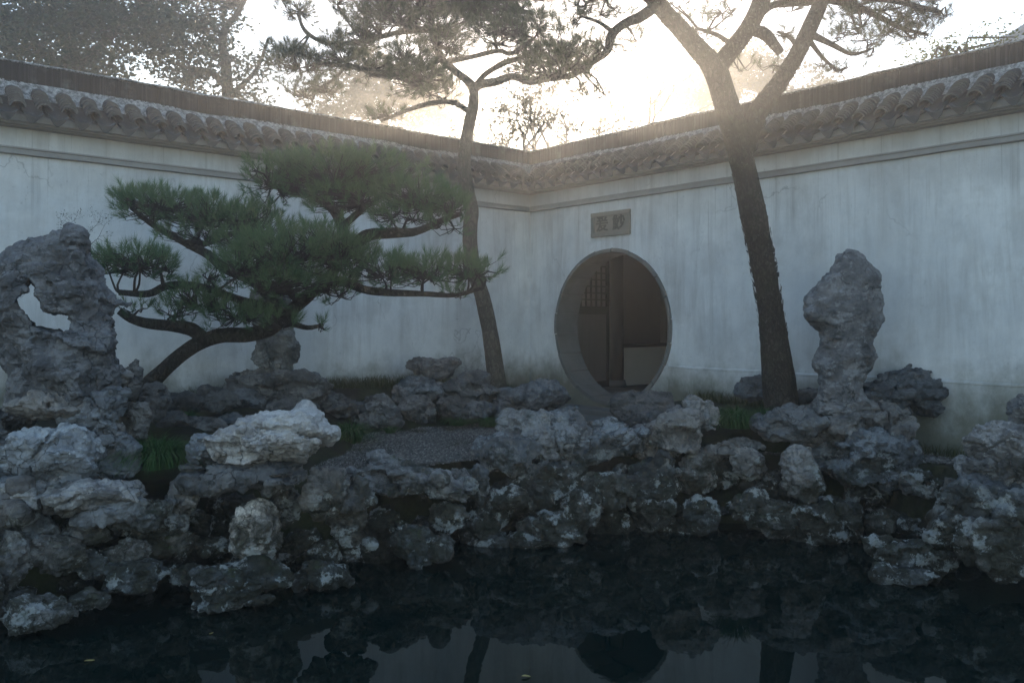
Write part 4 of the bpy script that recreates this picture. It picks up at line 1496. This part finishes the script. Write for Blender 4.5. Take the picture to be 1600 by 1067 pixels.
pine('leaning_pine', P(228, 610, 8.1), 'low spreading pine leaning right over the rocks in front of the left wall', 8.1,
     [[(214, 628, 0, 18.1), (230, 604, 0, 14.6), (259, 575, 0, 12.0), (286, 552, 0, 11.2), (316, 534, 0, 11.2), (348, 524, 0, 11.2), (388, 523, .05, 11.2), (422, 513, .1, 11.2), (450, 489, .1, 10.3), (482, 462, .1, 9.5), (520, 425, .1, 7.7), (556, 376, .1, 6.9)]],
     [[(318, 530, 0, 11), (300, 515, -.1, 10), (274, 510, -.2, 9), (232, 506, -.3, 8), (205, 498, -.35, 7), (186, 486, -.4, 5)],
      [(540, 400, .1, 9), (571, 370, .1, 10), (610, 364, .0, 9), (650, 362, -.1, 7), (690, 345, -.15, 5), (722, 334, -.2, 3)],
      [(500, 440, .1, 9), (535, 440, 0, 8), (567, 452, -.1, 6), (604, 457, -.15, 6), (660, 459, -.2, 5), (710, 461, -.25, 4), (755, 450, -.3, 3)],
      [(440, 500, .1, 9), (425, 470, .3, 8), (395, 440, .4, 7), (350, 418, .4, 7), (325, 398, .4, 6), (290, 380, .4, 5), (240, 352, .4, 4), (205, 325, .4, 3)],
      [(430, 480, .2, 7), (380, 470, -.1, 6), (320, 450, -.25, 5), (265, 446, -.3, 5), (232, 459, -.35, 5), (186, 457, -.4, 4)],
      [(545, 390, .1, 8), (530, 342, .1, 8), (510, 320, .1, 6), (470, 300, .1, 5), (425, 290, .0, 4)],
      [(540, 350, .1, 6), (575, 320, .1, 5), (620, 290, .2, 4), (645, 262, .2, 3)],
      [(470, 475, .1, 7), (440, 440, -.2, 6), (420, 420, -.4, 5), (400, 400, -.5, 4)],
      [(455, 505, .05, 5), (480, 512, -.05, 4), (500, 509, -.1, 3)]],
     [(255, 330, 70, 30, .4, .45), (330, 345, 70, 36, .4, .5), (395, 362, 60, 40, .3, .5), (215, 318, 36, 22, .4, .3), (300, 372, 50, 20, .4, .35, .8),
      (440, 290, 50, 34, .05, .4), (520, 285, 80, 46, .1, .55, 1.1), (590, 275, 66, 34, .2, .45), (460, 262, 34, 22, .1, .3), (412, 268, 20, 24, .0, .2), (545, 318, 60, 26, 0, .45),
      (655, 312, 66, 30, -.1, .45), (700, 325, 36, 26, -.2, .3), (690, 355, 36, 16, -.2, .25, .6), (630, 345, 50, 20, 0, .4, .7),
      (450, 400, 70, 44, -.45, .5, 1.1), (510, 395, 64, 44, -.2, .5, 1.1), (400, 420, 60, 36, -.45, .45), (450, 450, 70, 26, -.4, .45), (350, 430, 30, 20, -.3, .3),
      (212, 412, 58, 30, -.4, .45), (250, 418, 26, 26, -.35, .25), (180, 420, 30, 22, -.4, .25),
      (300, 470, 44, 26, -.25, .35), (280, 490, 34, 16, -.25, .25), (210, 485, 22, 14, -.38, .2, .8),
      (365, 497, 50, 22, -.15, .35), (425, 505, 40, 16, -.2, .3), (340, 480, 30, 18, -.2, .25),
      (600, 425, 54, 28, -.15, .4), (660, 428, 60, 26, -.2, .4), (720, 425, 46, 26, -.25, .35), (758, 430, 22, 14, -.3, .2), (545, 410, 50, 30, -.1, .4), (700, 460, 40, 10, -.25, .2, .5),
      (520, 455, 38, 24, -.1, .35), (500, 508, 13, 10, -.1, .1, .8), (380, 385, 40, 24, .1, .4)],
     1.7, M['bark_pine'], M['needle'], 21, 36, .090, .0062, jitter=.28, spread=(.25, 1.1))

pine('tall_pine', P(776, 602, 12.0), 'slender tall pine with a bent grey trunk in front of the wall corner', 12.0,
     [[(778, 612, 0, 15.8), (772, 565, 0, 13.2), (764, 510, 0, 12.5), (754, 465, 0, 12.5), (741, 425, 0, 12.5), (735, 385, 0, 11.9), (735, 350, 0, 10.6), (737, 330, 0, 9.9), (730, 300, 0, 10.6), (725, 255, 0, 9.9), (731, 205, 0, 9.2), (740, 160, 0, 8.6), (737, 134, 0, 8.6), (712, 112, 0, 6.6), (690, 92, 0, 6.6), (680, 62, 0, 5.9), (674, 30, 0, 5.3), (680, -10, 0, 4.6)]],
     [[(738, 140, 0, 10), (752, 132, 0, 9), (775, 128, 0, 8), (800, 120, 0, 7), (830, 127, 0, 7), (860, 120, -.1, 6), (885, 108, -.2, 5), (925, 95, -.3, 3)],
      [(740, 138, 0, 7), (760, 115, .2, 6), (790, 98, .3, 5), (815, 90, .4, 4), (850, 70, .4, 3)],
      [(695, 98, 0, 6), (735, 90, -.2, 5), (778, 80, -.3, 5), (800, 84, -.3, 4), (835, 60, -.4, 3)],
      [(731, 173, 0, 5), (705, 160, -.2, 4), (668, 163, -.3, 4), (622, 178, -.4, 3), (595, 190, -.4, 2)],
      [(690, 92, 0, 5), (640, 118, -.2, 4), (590, 112, -.3, 4), (540, 104, -.4, 3), (490, 100, -.4, 2)],
      [(678, 45, 0, 5), (620, 52, .2, 4), (560, 66, .3, 4), (510, 67, .4, 3), (478, 50, .4, 3), (465, 22, .4, 2)],
      [(678, 20, 0, 5), (720, 5, .2, 4), (770, 10, .2, 3), (830, 20, .2, 3)],
      [(540, 104, -.4, 3), (520, 125, -.4, 2), (490, 145, -.4, 2)]],
     [(465, 14, 30, 20, .4, .4), (455, 85, 38, 22, .3, .4, .8), (470, 105, 50, 22, -.4, .5, .9), (548, 72, 44, 20, .3, .5, .9), (520, 92, 44, 18, -.4, .5, .8), (600, 40, 64, 24, .2, .6), (640, 14, 60, 24, 0, .6), (735, 14, 64, 28, .2, .6),
      (690, 45, 44, 24, 0, .5), (640, 92, 40, 24, 0, .5), (655, 128, 50, 26, -.2, .5, 1.1), (508, 138, 26, 16, -.4, .3), (470, 148, 30, 16, -.4, .3, .8), (700, 78, 40, 24, 0, .5), (590, 108, 50, 16, -.3, .4, .9), (605, 182, 34, 10, -.4, .3, .8), (690, 150, 36, 14, -.2, .3, .6),
      (780, 60, 50, 22, -.3, .5, .9), (790, 30, 60, 24, .1, .5), (830, 50, 50, 20, -.3, .5, .8), (850, 92, 50, 22, 0, .5), (895, 95, 40, 22, -.2, .4), (820, 108, 36, 12, .2, .4, .7), (560, 15, 50, 20, .3, .5, .7), (700, -20, 90, 30, 0, .8), (820, -15, 70, 25, .2, .6), (580, -20, 70, 22, .3, .6)],
     1.15, M['bark_mid'], M['needle_hi'], 22, 64, .115, .0052, .008, lump=.8, jitter=.5, spread=(.25, 1.35))

pine('forked_pine', P(1224, 645, 9.3), 'stout forked pine with dark flaking bark rising on the right', 9.3,
     [[(1228, 662, 0, 28.8), (1222, 640, 0, 23.6), (1214, 570, 0, 21.0), (1204, 485, 0, 20.1), (1191, 405, 0, 20.1), (1179, 345, 0, 20.1), (1162, 265, 0, 17.4), (1146, 200, 0, 18.1), (1131, 150, 0, 17.4), (1115, 106, 0, 16.6), (1086, 72, 0, 13.6), (1060, 42, 0, 12.9), (1034, 14, 0, 12.9), (1005, -20, 0, 11.3), (985, -60, 0, 9.8)],
      [(1117, 118, 0, 12.9), (1132, 92, 0, 12.9), (1152, 68, 0, 12.1), (1174, 36, 0, 12.1), (1190, 0, 0, 11.3), (1200, -45, 0, 9.8)],
      [(1160, 255, 0, 13.6), (1170, 215, 0, 12.9), (1186, 172, 0, 14.4), (1216, 132, 0, 12.9), (1245, 86, 0, 11.3), (1268, 38, 0, 10.6), (1288, -10, 0, 9.1), (1300, -50, 0, 7.6)]],
     [[(1022, 12, 0, 9), (1000, 27, -.1, 8), (975, 38, -.2, 7), (955, 56, -.3, 7), (949, 80, -.35, 6), (925, 98, -.4, 5), (895, 117, -.45, 5), (860, 124, -.5, 4)],
      [(1180, 48, 0, 8), (1196, 55, -.1, 8), (1208, 68, -.2, 7), (1219, 82, -.25, 6)],
      [(1285, -5, 0, 7), (1330, 8, .1, 5), (1370, 25, .2, 4), (1410, 45, .2, 3), (1450, 55, .2, 2)],
      [(1288, -15, 0, 6), (1350, -5, -.1, 5), (1410, 5, -.2, 4), (1470, 20, -.2, 3)],
      [(1262, 52, 0, 5), (1300, 70, -.1, 4), (1330, 85, -.1, 3), (1355, 80, -.1, 2)],
      [(1180, 30, 0, 5), (1210, 8, .2, 4), (1260, 5, .3, 4), (1290, 0, .3, 3)],
      [(1250, 80, 0, 4), (1235, 60, .3, 3), (1215, 50, .4, 2)],
      [(1262, 60, 0, 4), (1285, 90, .2, 3), (1310, 112, .2, 2)],
      [(1150, 75, 0, 4), (1120, 55, .3, 3), (1090, 45, .4, 2)],
      [(960, 52, -.3, 4), (935, 35, -.4, 3), (905, 25, -.4, 2)],
      [(1010, -10, 0, 6), (960, -10, -.3, 5), (915, 5, -.4, 3)]],
     [(915, 14, 36, 18, -.4, .35), (955, 18, 40, 18, -.3, .35, .8), (905, 38, 26, 12, -.4, .25, .8), (985, 58, 28, 14, -.2, .25, .7), (880, 105, 44, 22, -.5, .35), (915, 88, 40, 20, -.4, .35), (905, 140, 34, 16, -.45, .25, .8), (935, 150, 20, 8, -.4, .15, .7), (850, 115, 34, 16, -.5, .3, .7), (965, 75, 22, 12, -.3, .2, .6), (870, 70, 40, 18, -.5, .35, .7), (930, 65, 24, 14, -.4, .25, .6),
      (1095, 45, 40, 16, .4, .3, .6), (1120, 15, 44, 18, .4, .35, .6), (1070, 8, 36, 14, .3, .3, .6), (1160, 105, 20, 8, .3, .15, .6), (1205, 105, 30, 10, .2, .2, .5), (1225, 55, 28, 12, .3, .25, .8), (1240, 8, 40, 14, .3, .3, .6),
      (1340, 10, 50, 20, .1, .4), (1400, 20, 56, 24, .2, .4), (1445, 15, 40, 20, 0, .35), (1405, 52, 46, 18, .2, .35), (1360, 70, 34, 14, 0, .3, .8), (1330, 40, 44, 18, 0, .35, .8), (1440, 55, 28, 14, .2, .25, .8), (1470, 22, 22, 16, -.2, .25, .8), (1300, 60, 28, 14, -.1, .25, .6), (1320, 112, 32, 9, .2, .2, .6), (1295, 105, 24, 10, .2, .2, .5), (1350, 85, 20, 9, -.1, .2, .6),
      (1300, -40, 120, 24, .2, .7), (1420, -35, 70, 24, 0, .5), (1180, -50, 110, 24, .2, .7), (980, -45, 90, 24, -.2, .6)],
     1.05, M['bark_pine'], M['needle_hi'], 23, 60, .095, .0040, .006, flakes=2200, lump=.8, jitter=.5, spread=(.25, 1.35))


# ------------------------------------------------------------------ trees beyond the walls
def leaf_tree(name, label, clumps, D0, trunk, limbs, leaf_mat, bark, seed, per_m2=260, size=.075, group=None):
    """clumps (u, v, hw, hh, dD, dh, density)"""
    rs = np.random.default_rng(seed)
    base = P(trunk[0][0], trunk[0][1], D0 + trunk[0][2]); base[2] = -0.05
    root = thing(name, base, label, 'tree', group)
    mb = MB()
    pts = [base] + [P(u, v, D0 + d) for u, v, d, r in trunk[1:]]
    rad = [trunk[0][3] * D0 / F] + [r * D0 / F for u, v, d, r in trunk[1:]]
    q, _ = tube(mb, pts, rad, 10, .2, .08, 12)
    lim = [q]
    for l in limbs:
        q, _ = tube(mb, [P(u, v, D0 + d) for u, v, d, r in l], [r * D0 / F for u, v, d, r in l], 7, .15, .08, 12)
        lim.append(q)
    LP = np.vstack(lim)
    Vs, Ts = [], []
    for (u, v, hw, hh, dD, dh, dn) in clumps:
        D = D0 + dD
        k = D / F
        c = P(u, v, D)
        ax = np.array([hw * k, dh, hh * k])
        n = int(per_m2 * dn * ax[0] * ax[2] * 4)
        nc = max(4, n // 45)
        d = rs.normal(size=(nc, 3)); d /= np.linalg.norm(d, axis=1, keepdims=True)
        cc = c + d * ax * (rs.random((nc, 1)) ** .45)
        near = LP[np.argmin(np.linalg.norm(LP - c, axis=1))]
        for e in cc[:: max(1, nc // 14)]:
            tube(mb, [near, (near + e) / 2 + rs.normal(0, .15, 3), e], [.03, .018, .008], 4, .4)
        ci = rs.integers(0, nc, n)
        p = cc[ci] + rs.normal(0, 1, (n, 3)) * np.array([.20, .20, .13])
        nd = rs.normal(size=(n, 3)); nd[:, 2] *= .6; nd /= np.linalg.norm(nd, axis=1, keepdims=True)
        sv = np.cross(nd, rs.normal(size=(n, 3))); sv /= np.linalg.norm(sv, axis=1, keepdims=True)
        L = size * rs.uniform(.7, 1.3, (n, 1))
        V = np.stack([p, p + nd * L * .5 + sv * L * .24, p + nd * L, p + nd * L * .5 - sv * L * .24], 1)
        Vs.append(V.reshape(-1, 3))
        Ts.append(np.repeat(np.clip(rs.normal(.45, .22, n), 0, 1), 4))
    obj('trunk', mb.mesh('trunk'), bark, root)
    V = np.vstack(Vs)
    obj('crown', mesh_np('crown', V, np.arange(len(V)).reshape(-1, 4), False, np.concatenate(Ts)), leaf_mat, root)
    return root


def bare_tree(name, label, start, D, height_px, seed, bark, r0=5, spread=.5, depth=6, leaves=0, leaf_mat=None, cat='tree', lsize=.05, lean=0.0, zbase=None, gn=None):
    rs = np.random.default_rng(seed)
    base = P(start[0], start[1], D)
    if zbase is not None: base[2] = zbase
    root = thing(name, base, label, cat, gn)
    mb = MB()
    tips = []

    def grow(p, d, L, r, lev):
        n = 3
        pts = [p]; dd = d.copy()
        for i in range(n):
            dd = dd + rs.normal(0, .16, 3); dd /= np.linalg.norm(dd)
            pts.append(pts[-1] + dd * L / n)
        tube(mb, pts, np.linspace(r, r * .62, n + 1), 5 if lev < 2 else 3, L / 3)
        if lev >= depth:
            tips.append(pts[-1]); tips.append(pts[-2]); return
        for _ in range(2 if lev else 3):
            nd = dd + rs.normal(0, spread, 3); nd[2] += .12; nd /= np.linalg.norm(nd)
            grow(pts[-1], nd, L * rs.uniform(.68, .86), r * .62, lev + 1)
        if rs.random() < .6:
            nd = dd + rs.normal(0, spread * 1.3, 3); nd /= np.linalg.norm(nd)
            grow(pts[2], nd, L * .55, r * .45, min(lev + 2, depth))
    k = D / F
    H = height_px * k
    d0 = np.array([lean, 0.0, 1.0]); d0 /= np.linalg.norm(d0)
    grow(base, d0, H * .30, r0 * k, 0)
    obj('branches', mb.mesh('branches'), bark, root)
    if leaves:
        t = np.array(tips)
        n = leaves
        p = t[rs.integers(0, len(t), n)] + rs.normal(0, .04 * H / 2, (n, 3))
        nd = rs.normal(size=(n, 3)); nd /= np.linalg.norm(nd, axis=1, keepdims=True)
        sv = np.cross(nd, rs.normal(size=(n, 3))); sv /= np.linalg.norm(sv, axis=1, keepdims=True)
        L = lsize * rs.uniform(.6, 1.3, (n, 1))
        V = np.stack([p, p + nd * L * .5 + sv * L * .28, p + nd * L, p + nd * L * .5 - sv * L * .28], 1).reshape(-1, 3)
        obj('leaves', mesh_np('leaves', V, np.arange(len(V)).reshape(-1, 4), False, np.repeat(rs.random(n), 4)), leaf_mat, root)
    return root


bark_far = M['bark_mid']
leaf_tree('evergreen_tree', 'large dark evergreen tree filling the top left beyond the wall', [(60, 30, 90, 60, 0, 1.6, 1.2), (170, 40, 90, 70, .5, 1.6, 1.2), (30, 90, 70, 45, -.5, 1.3, 1.1), (120, 100, 80, 40, 0, 1.3, 1.0), (-60, 40, 90, 80, 0, 1.6, 1), (100, -40, 160, 50, 0, 2, .9), (240, 20, 60, 60, .6, 1.3, .9)],
          19, [(110, 500, 0, 18), (112, 150, 0, 12), (110, 60, 0, 8), (120, -20, 0, 5)], [[(112, 130, 0, 7), (60, 70, 0, 5), (10, 20, 0, 3)], [(112, 110, 0, 7), (170, 60, .3, 5), (230, 0, .5, 3)]], M['leaf_dark'], bark_far, 31, 700, .13)
leaf_tree('evergreen_tree', 'thinner evergreen tree with pale limbs between the large dark tree and the pines', [(270, 60, 66, 50, 0, 1.3, .9), (330, 30, 56, 50, .3, 1.2, .8), (290, 120, 60, 30, 0, 1.0, .9), (375, 140, 44, 30, -.4, .8, .8), (340, 90, 40, 34, 0, 1.0, .7), (410, 110, 24, 30, 0, .6, .5), (330, -20, 80, 30, 0, 1.2, .7)],
          21, [(352, 500, 0, 12), (356, 160, 0, 9), (348, 60, 0, 8), (372, 20, 0, 6), (400, -40, 0, 4)], [[(350, 70, 0, 5), (300, 40, 0, 4), (260, 10, 0, 3)], [(356, 140, 0, 5), (330, 115, 0, 4), (300, 110, 0, 3)], [(360, 150, 0, 5), (400, 110, .3, 4), (420, 60, .3, 3)]], M['leaf_dark'], bark_far, 32, 600, .13)
bare_tree('bare_tree', 'pale leafless tree with a thick leaning trunk behind the left pine canopy', (405, 200, ), 27, 300, 41, bark_far, 9, .42, 6, 1200, M['leaf_gold'], lean=.1, zbase=-.05)
bare_tree('bare_tree', 'pale leafless tree with upright forked limbs right of the leaning bare tree', (500, 200), 30, 300, 42, bark_far, 7, .42, 6, 900, M['leaf_gold'], lean=.15, zbase=-.05)
leaf_tree('misty_tree', 'golden misty tree glowing behind the middle pine crown', [(560, 150, 60, 50, 0, 2, .9), (640, 165, 60, 45, 1, 2, .9), (590, 110, 60, 40, 0, 2, .7), (690, 150, 50, 50, 1, 2, .7), (500, 170, 40, 40, 0, 2, .8)],
          32, [(600, 500, 0, 8), (600, 180, 0, 6), (600, 100, 0, 4)], [], M['leaf_gold'], bark_far, 33, 480, .17)
leaf_tree('misty_tree', 'golden misty tree behind the fork of the right pine', [(1110, 130, 60, 40, 0, 2, .9), (1190, 120, 70, 40, 1, 2, .9), (1150, 100, 50, 30, 0, 2, .8), (1255, 145, 60, 28, 1, 2, .8), (1075, 155, 40, 30, 0, 2, .9)],
          32, [(1150, 500, 0, 8), (1150, 180, 0, 6), (1150, 100, 0, 4)], [], M['leaf_gold'], bark_far, 34, 480, .17)
leaf_tree('misty_tree', 'low grey misty tree line just over the right wall beside the forked pine', [(1310, 150, 60, 22, 0, 2, 1.0), (1360, 135, 40, 14, 0, 2, .8), (1280, 160, 60, 20, 0, 2, 1)],
          52, [(1310, 500, 0, 6), (1310, 170, 0, 5), (1310, 140, 0, 3)], [], M['leaf_dark'], bark_far, 35, 160, .22)
for i, (u, D, hp, sd, lab) in enumerate([(835, 19, 190, 51, 'thin twiggy sapling with sparse golden leaves right of the middle pine trunk'), (905, 21, 230, 52, 'thin twiggy sapling with sparse golden leaves above the wall corner'), (1000, 22, 300, 53, 'tall thin bare sapling left of the forked pine trunk'), (955, 20, 200, 54, 'short leafy sapling above the moon gate wall'), (780, 24, 230, 55, 'faint bare sapling right behind the middle pine trunk')]):
    bare_tree('sapling', lab, (u, 330), D, hp, sd, M['twig'], 5.5, .5, 6, 1300 if i != 2 else 200, M['leaf_gold'], lsize=.09)
leaf_tree('garden_bush', 'yellow green bush peeping over the right wall near the far roof', [(1500, 92, 50, 22, 0, .5, 1.3), (1548, 76, 34, 14, 0, .4, 1.3), (1462, 100, 30, 14, 0, .4, 1.0)],
          10.6, [(1510, 500, 0, 5), (1510, 160, 0, 4), (1510, 110, 0, 3)], [], M['leaf_lime'], bark_far, 36, 2600, .05)


def far_house():
    D = 20.0
    root = thing('far_house', np.array([P(1660, 500, D)[0], D + 1.5, 0]), 'pale grey tiled roof of a house at the far right beyond the wall', 'building')
    k = D / F
    mb = MB()
    A, B, Cc, E = P(1522, 92, 20), P(1720, -28, 22), P(1860, -20, 22), P(1900, 110, 19)
    dn = np.array([0, 0, -.14])
    V = np.array([A, B, Cc, E, A + dn, B + dn, Cc + dn, E + dn])
    mb.add(V, [[0, 3, 2, 1], [4, 5, 6, 7], [0, 1, 5, 4], [3, 0, 4, 7], [1, 2, 6, 5], [2, 3, 7, 6]])
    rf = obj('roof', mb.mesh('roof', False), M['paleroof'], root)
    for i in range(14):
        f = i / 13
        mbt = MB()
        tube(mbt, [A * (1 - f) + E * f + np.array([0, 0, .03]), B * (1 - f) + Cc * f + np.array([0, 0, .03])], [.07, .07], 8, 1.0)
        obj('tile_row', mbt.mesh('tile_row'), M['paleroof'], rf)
    mbw = MB(); mbw.box((A[0] + .6, 19.5, -.05), (E[0] - .2, 22.5, A[2] - .1))
    obj('wall', mbw.mesh('wall', False), M['cream'], root)


far_house()


# ------------------------------------------------------------------ ground plants
def grass_clump(name, base, label, hw, hgt, n, mat, seed, cat='plant', flat=.0, wd=.006, depth=None):
    rs = np.random.default_rng(seed)
    b = np.array(base, float)
    ang = rs.uniform(0, 2 * np.pi, n)
    rr = np.sqrt(rs.random(n))
    root = b + np.stack([np.cos(ang) * rr * hw * .45, np.sin(ang) * rr * (depth or hw) * .45, np.zeros(n)], -1)
    out = np.stack([np.cos(ang), np.sin(ang), np.zeros(n)], -1)
    out += rs.normal(0, .35, (n, 3)) * np.array([1, 1, 0])
    L = hgt * rs.uniform(.75, 1.35, n)
    arch = rs.uniform(.45, 1.0, n) * hw
    t = np.linspace(0, 1, 6)
    V = np.zeros((n, 6, 2, 3))
    sidev = np.cross(out, [0, 0, 1.0]); sidev /= np.maximum(np.linalg.norm(sidev, axis=1, keepdims=True), 1e-6)
    for j, tt in enumerate(t):
        c = root + out * (arch * tt ** 1.4)[:, None]
        c[:, 2] += L * (1.9 * tt - 1.55 * tt ** 2 * (.7 + .5 * rr))
        wj = wd * (1 - .85 * tt ** 2)
        V[:, j, 0] = c - sidev * wj / 2; V[:, j, 1] = c + sidev * wj / 2
    V[..., 2] = np.maximum(V[..., 2], b[2] - .25)
    off = (np.arange(n) * 12)[:, None, None]
    q = np.array([[2 * j, 2 * j + 1, 2 * j + 3, 2 * j + 2] for j in range(5)])
    Q = (q[None] + off).reshape(-1, 4)
    tint = np.repeat(np.clip(rs.normal(.4, .25, n), 0, 1), 12)
    o = obj(name, mesh_np(name, V.reshape(-1, 3), Q, True, tint), mat)
    return tag(o, label, cat)


for i, (u, v, D, hw, h, n, lab) in enumerate([
        (246, 730, 6.7, .36, .27, 1000, 'dense green grass clump in the hollow left of the pale capped rock'),
        (545, 692, 9.5, .32, .27, 640, 'green grass clump at the left edge of the pebble path'),
        (715, 664, 10.9, .24, .14, 380, 'dark grass tuft under the piled rocks behind the path'),
        (762, 666, 10.8, .24, .14, 380, 'dark grass tuft behind the middle of the pebble path'),
        (800, 662, 10.8, .2, .12, 260, 'dark grass tuft in front of the broad pale rock'),
        (1150, 668, 8.9,   .36, .26, 700, 'long arching grass clump just left of the right pine trunk base'),
        (1190, 662, 9.0, .24, .2, 380, 'long grass clump touching the right pine trunk base'),
        (610, 676, 10.2, .14, .1, 180, 'small dark grass tuft between path and low rocks'),
        (290, 655, 8.3, .16, .1, 200, 'faint grass tuft among dark stones behind the pale capped rock')]):
    grass_clump('mondo_grass', P(u, v, D), lab, hw, h, n, M['grass'], 60 + i)


def verge(label, pts, seed, n, h=.16):
    rs = np.random.default_rng(seed)
    pts = np.array(pts)
    t = rs.random(n) * (len(pts) - 1)
    i = np.minimum(t.astype(int), len(pts) - 2); f = (t - i)[:, None]
    c = pts[i] * (1 - f) + pts[i + 1] * f
    c = np.c_[c + rs.normal(0, .09, (n, 2)), np.zeros(n)]
    c[:, 2] = ground_h(c[:, 0], c[:, 1]) - .01
    out = rs.normal(0, 1, (n, 3)); out[:, 2] = 0; out /= np.linalg.norm(out, axis=1, keepdims=True)
    sv = np.cross(out, [0, 0, 1.0])
    L = h * rs.uniform(.5, 1.4, n)[:, None]
    V = np.zeros((n, 6, 3))
    for j, (tt, wj) in enumerate(((0, .006), (.5, .005), (1, .001))):
        p = c + out * L * .5 * tt ** 1.6 + np.array([0, 0, 1.0]) * L * (tt - .25 * tt * tt)
        V[:, 2 * j] = p - sv * wj / 2; V[:, 2 * j + 1] = p + sv * wj / 2
    Q = (np.array([[0, 1, 3, 2], [2, 3, 5, 4]])[None] + (np.arange(n) * 6)[:, None, None]).reshape(-1, 4)
    o = obj('verge_grass', mesh_np('verge_grass', V.reshape(-1, 3), Q, True, np.repeat(rs.random(n), 6)), M['grass_dry'])
    tag(o, label, 'grass', kind='stuff')


def wpt(side, s, n):
    return Wf(side)(np.array([s, n, 0]))[:2]


verge('thin grass growing along the foot of the left wall', [wpt('L', s, .25) for s in (5.5, 4, 2.5, 1.2, .5)], 81, 5200, .17)
verge('thin grass growing in the corner beside the moon gate', [wpt('R', s, .22) for s in (.1, .5, .8)], 82, 1500, .26)
verge('thin grass along the foot of the right wall past the gate', [wpt('R', s, .2) for s in (2.9, 3.6, 4.6, 5.6, 7)], 83, 2600, .16)

bare_tree('twiggy_shrub', 'tiny twiggy shrub with specks of leaf above the pierced rock', (128, 420), 7.2, 110, 91, M['twig'], 1.0, .65, 5, 420, M['leaf_dark'], cat='shrub', lsize=.012)


# ------------------------------------------------------------------ fallen leaves on the water
def leaf_on_water(u, v, L, yaw, label, seed):
    D = (CZ - ZW) * F / (v - HV)
    c = P(u, v, D); c[2] = ZW + .004
    t = np.linspace(0, 1, 7)
    wv = np.sin(t * np.pi) ** .8 * L * .24
    V = []
    for i in range(7):
        for s in (-1, 0, 1):
            x = (t[i] - .5) * L; y = s * wv[i]; z = .006 * abs(s) + .004 * math.sin(t[i] * 3 + seed)
            V.append((c[0] + x * math.cos(yaw) - y * math.sin(yaw), c[1] + x * math.sin(yaw) + y * math.cos(yaw), c[2] + z))
    Q = [[3 * i + j, 3 * i + j + 1, 3 * i + j + 4, 3 * i + j + 3] for i in range(6) for j in range(2)]
    tag(obj('fallen_leaf', mesh_np('fallen_leaf', V, np.array(Q), True, np.full(21, .5)), M['leaf_fall']), label, 'leaf')


leaf_on_water(822, 1058, .055, .2, 'small yellow fallen leaf floating on the pond at the bottom centre', 1)
leaf_on_water(140, 1033, .06, .6, 'pale fallen leaf floating on dark water near the bottom left corner', 2)
leaf_on_water(330, 990, .035, 1.0, 'tiny pale fallen leaf on the water below the dark shore stones', 3)


# ------------------------------------------------------------------ haze
def build_haze():
    mb = MB(); mb.box((-80, -70, -3.0), (80, 80, 13.0))
    g = G('morning_mist')
    g.N.remove(g.bsdf)
    pv = g.n('VolumePrincipled')
    pv.inputs['Color'].default_value = (0.92, 0.94, 0.96, 1)
    pv.inputs['Density'].default_value = HAZE
    pv.inputs['Anisotropy'].default_value = HAZE_G
    g.nt.links.new(pv.outputs[0], g.out.inputs['Volume'])
    o = obj('haze', mb.mesh('haze', False), g.m)
    tag(o, kind='stuff')


build_haze()
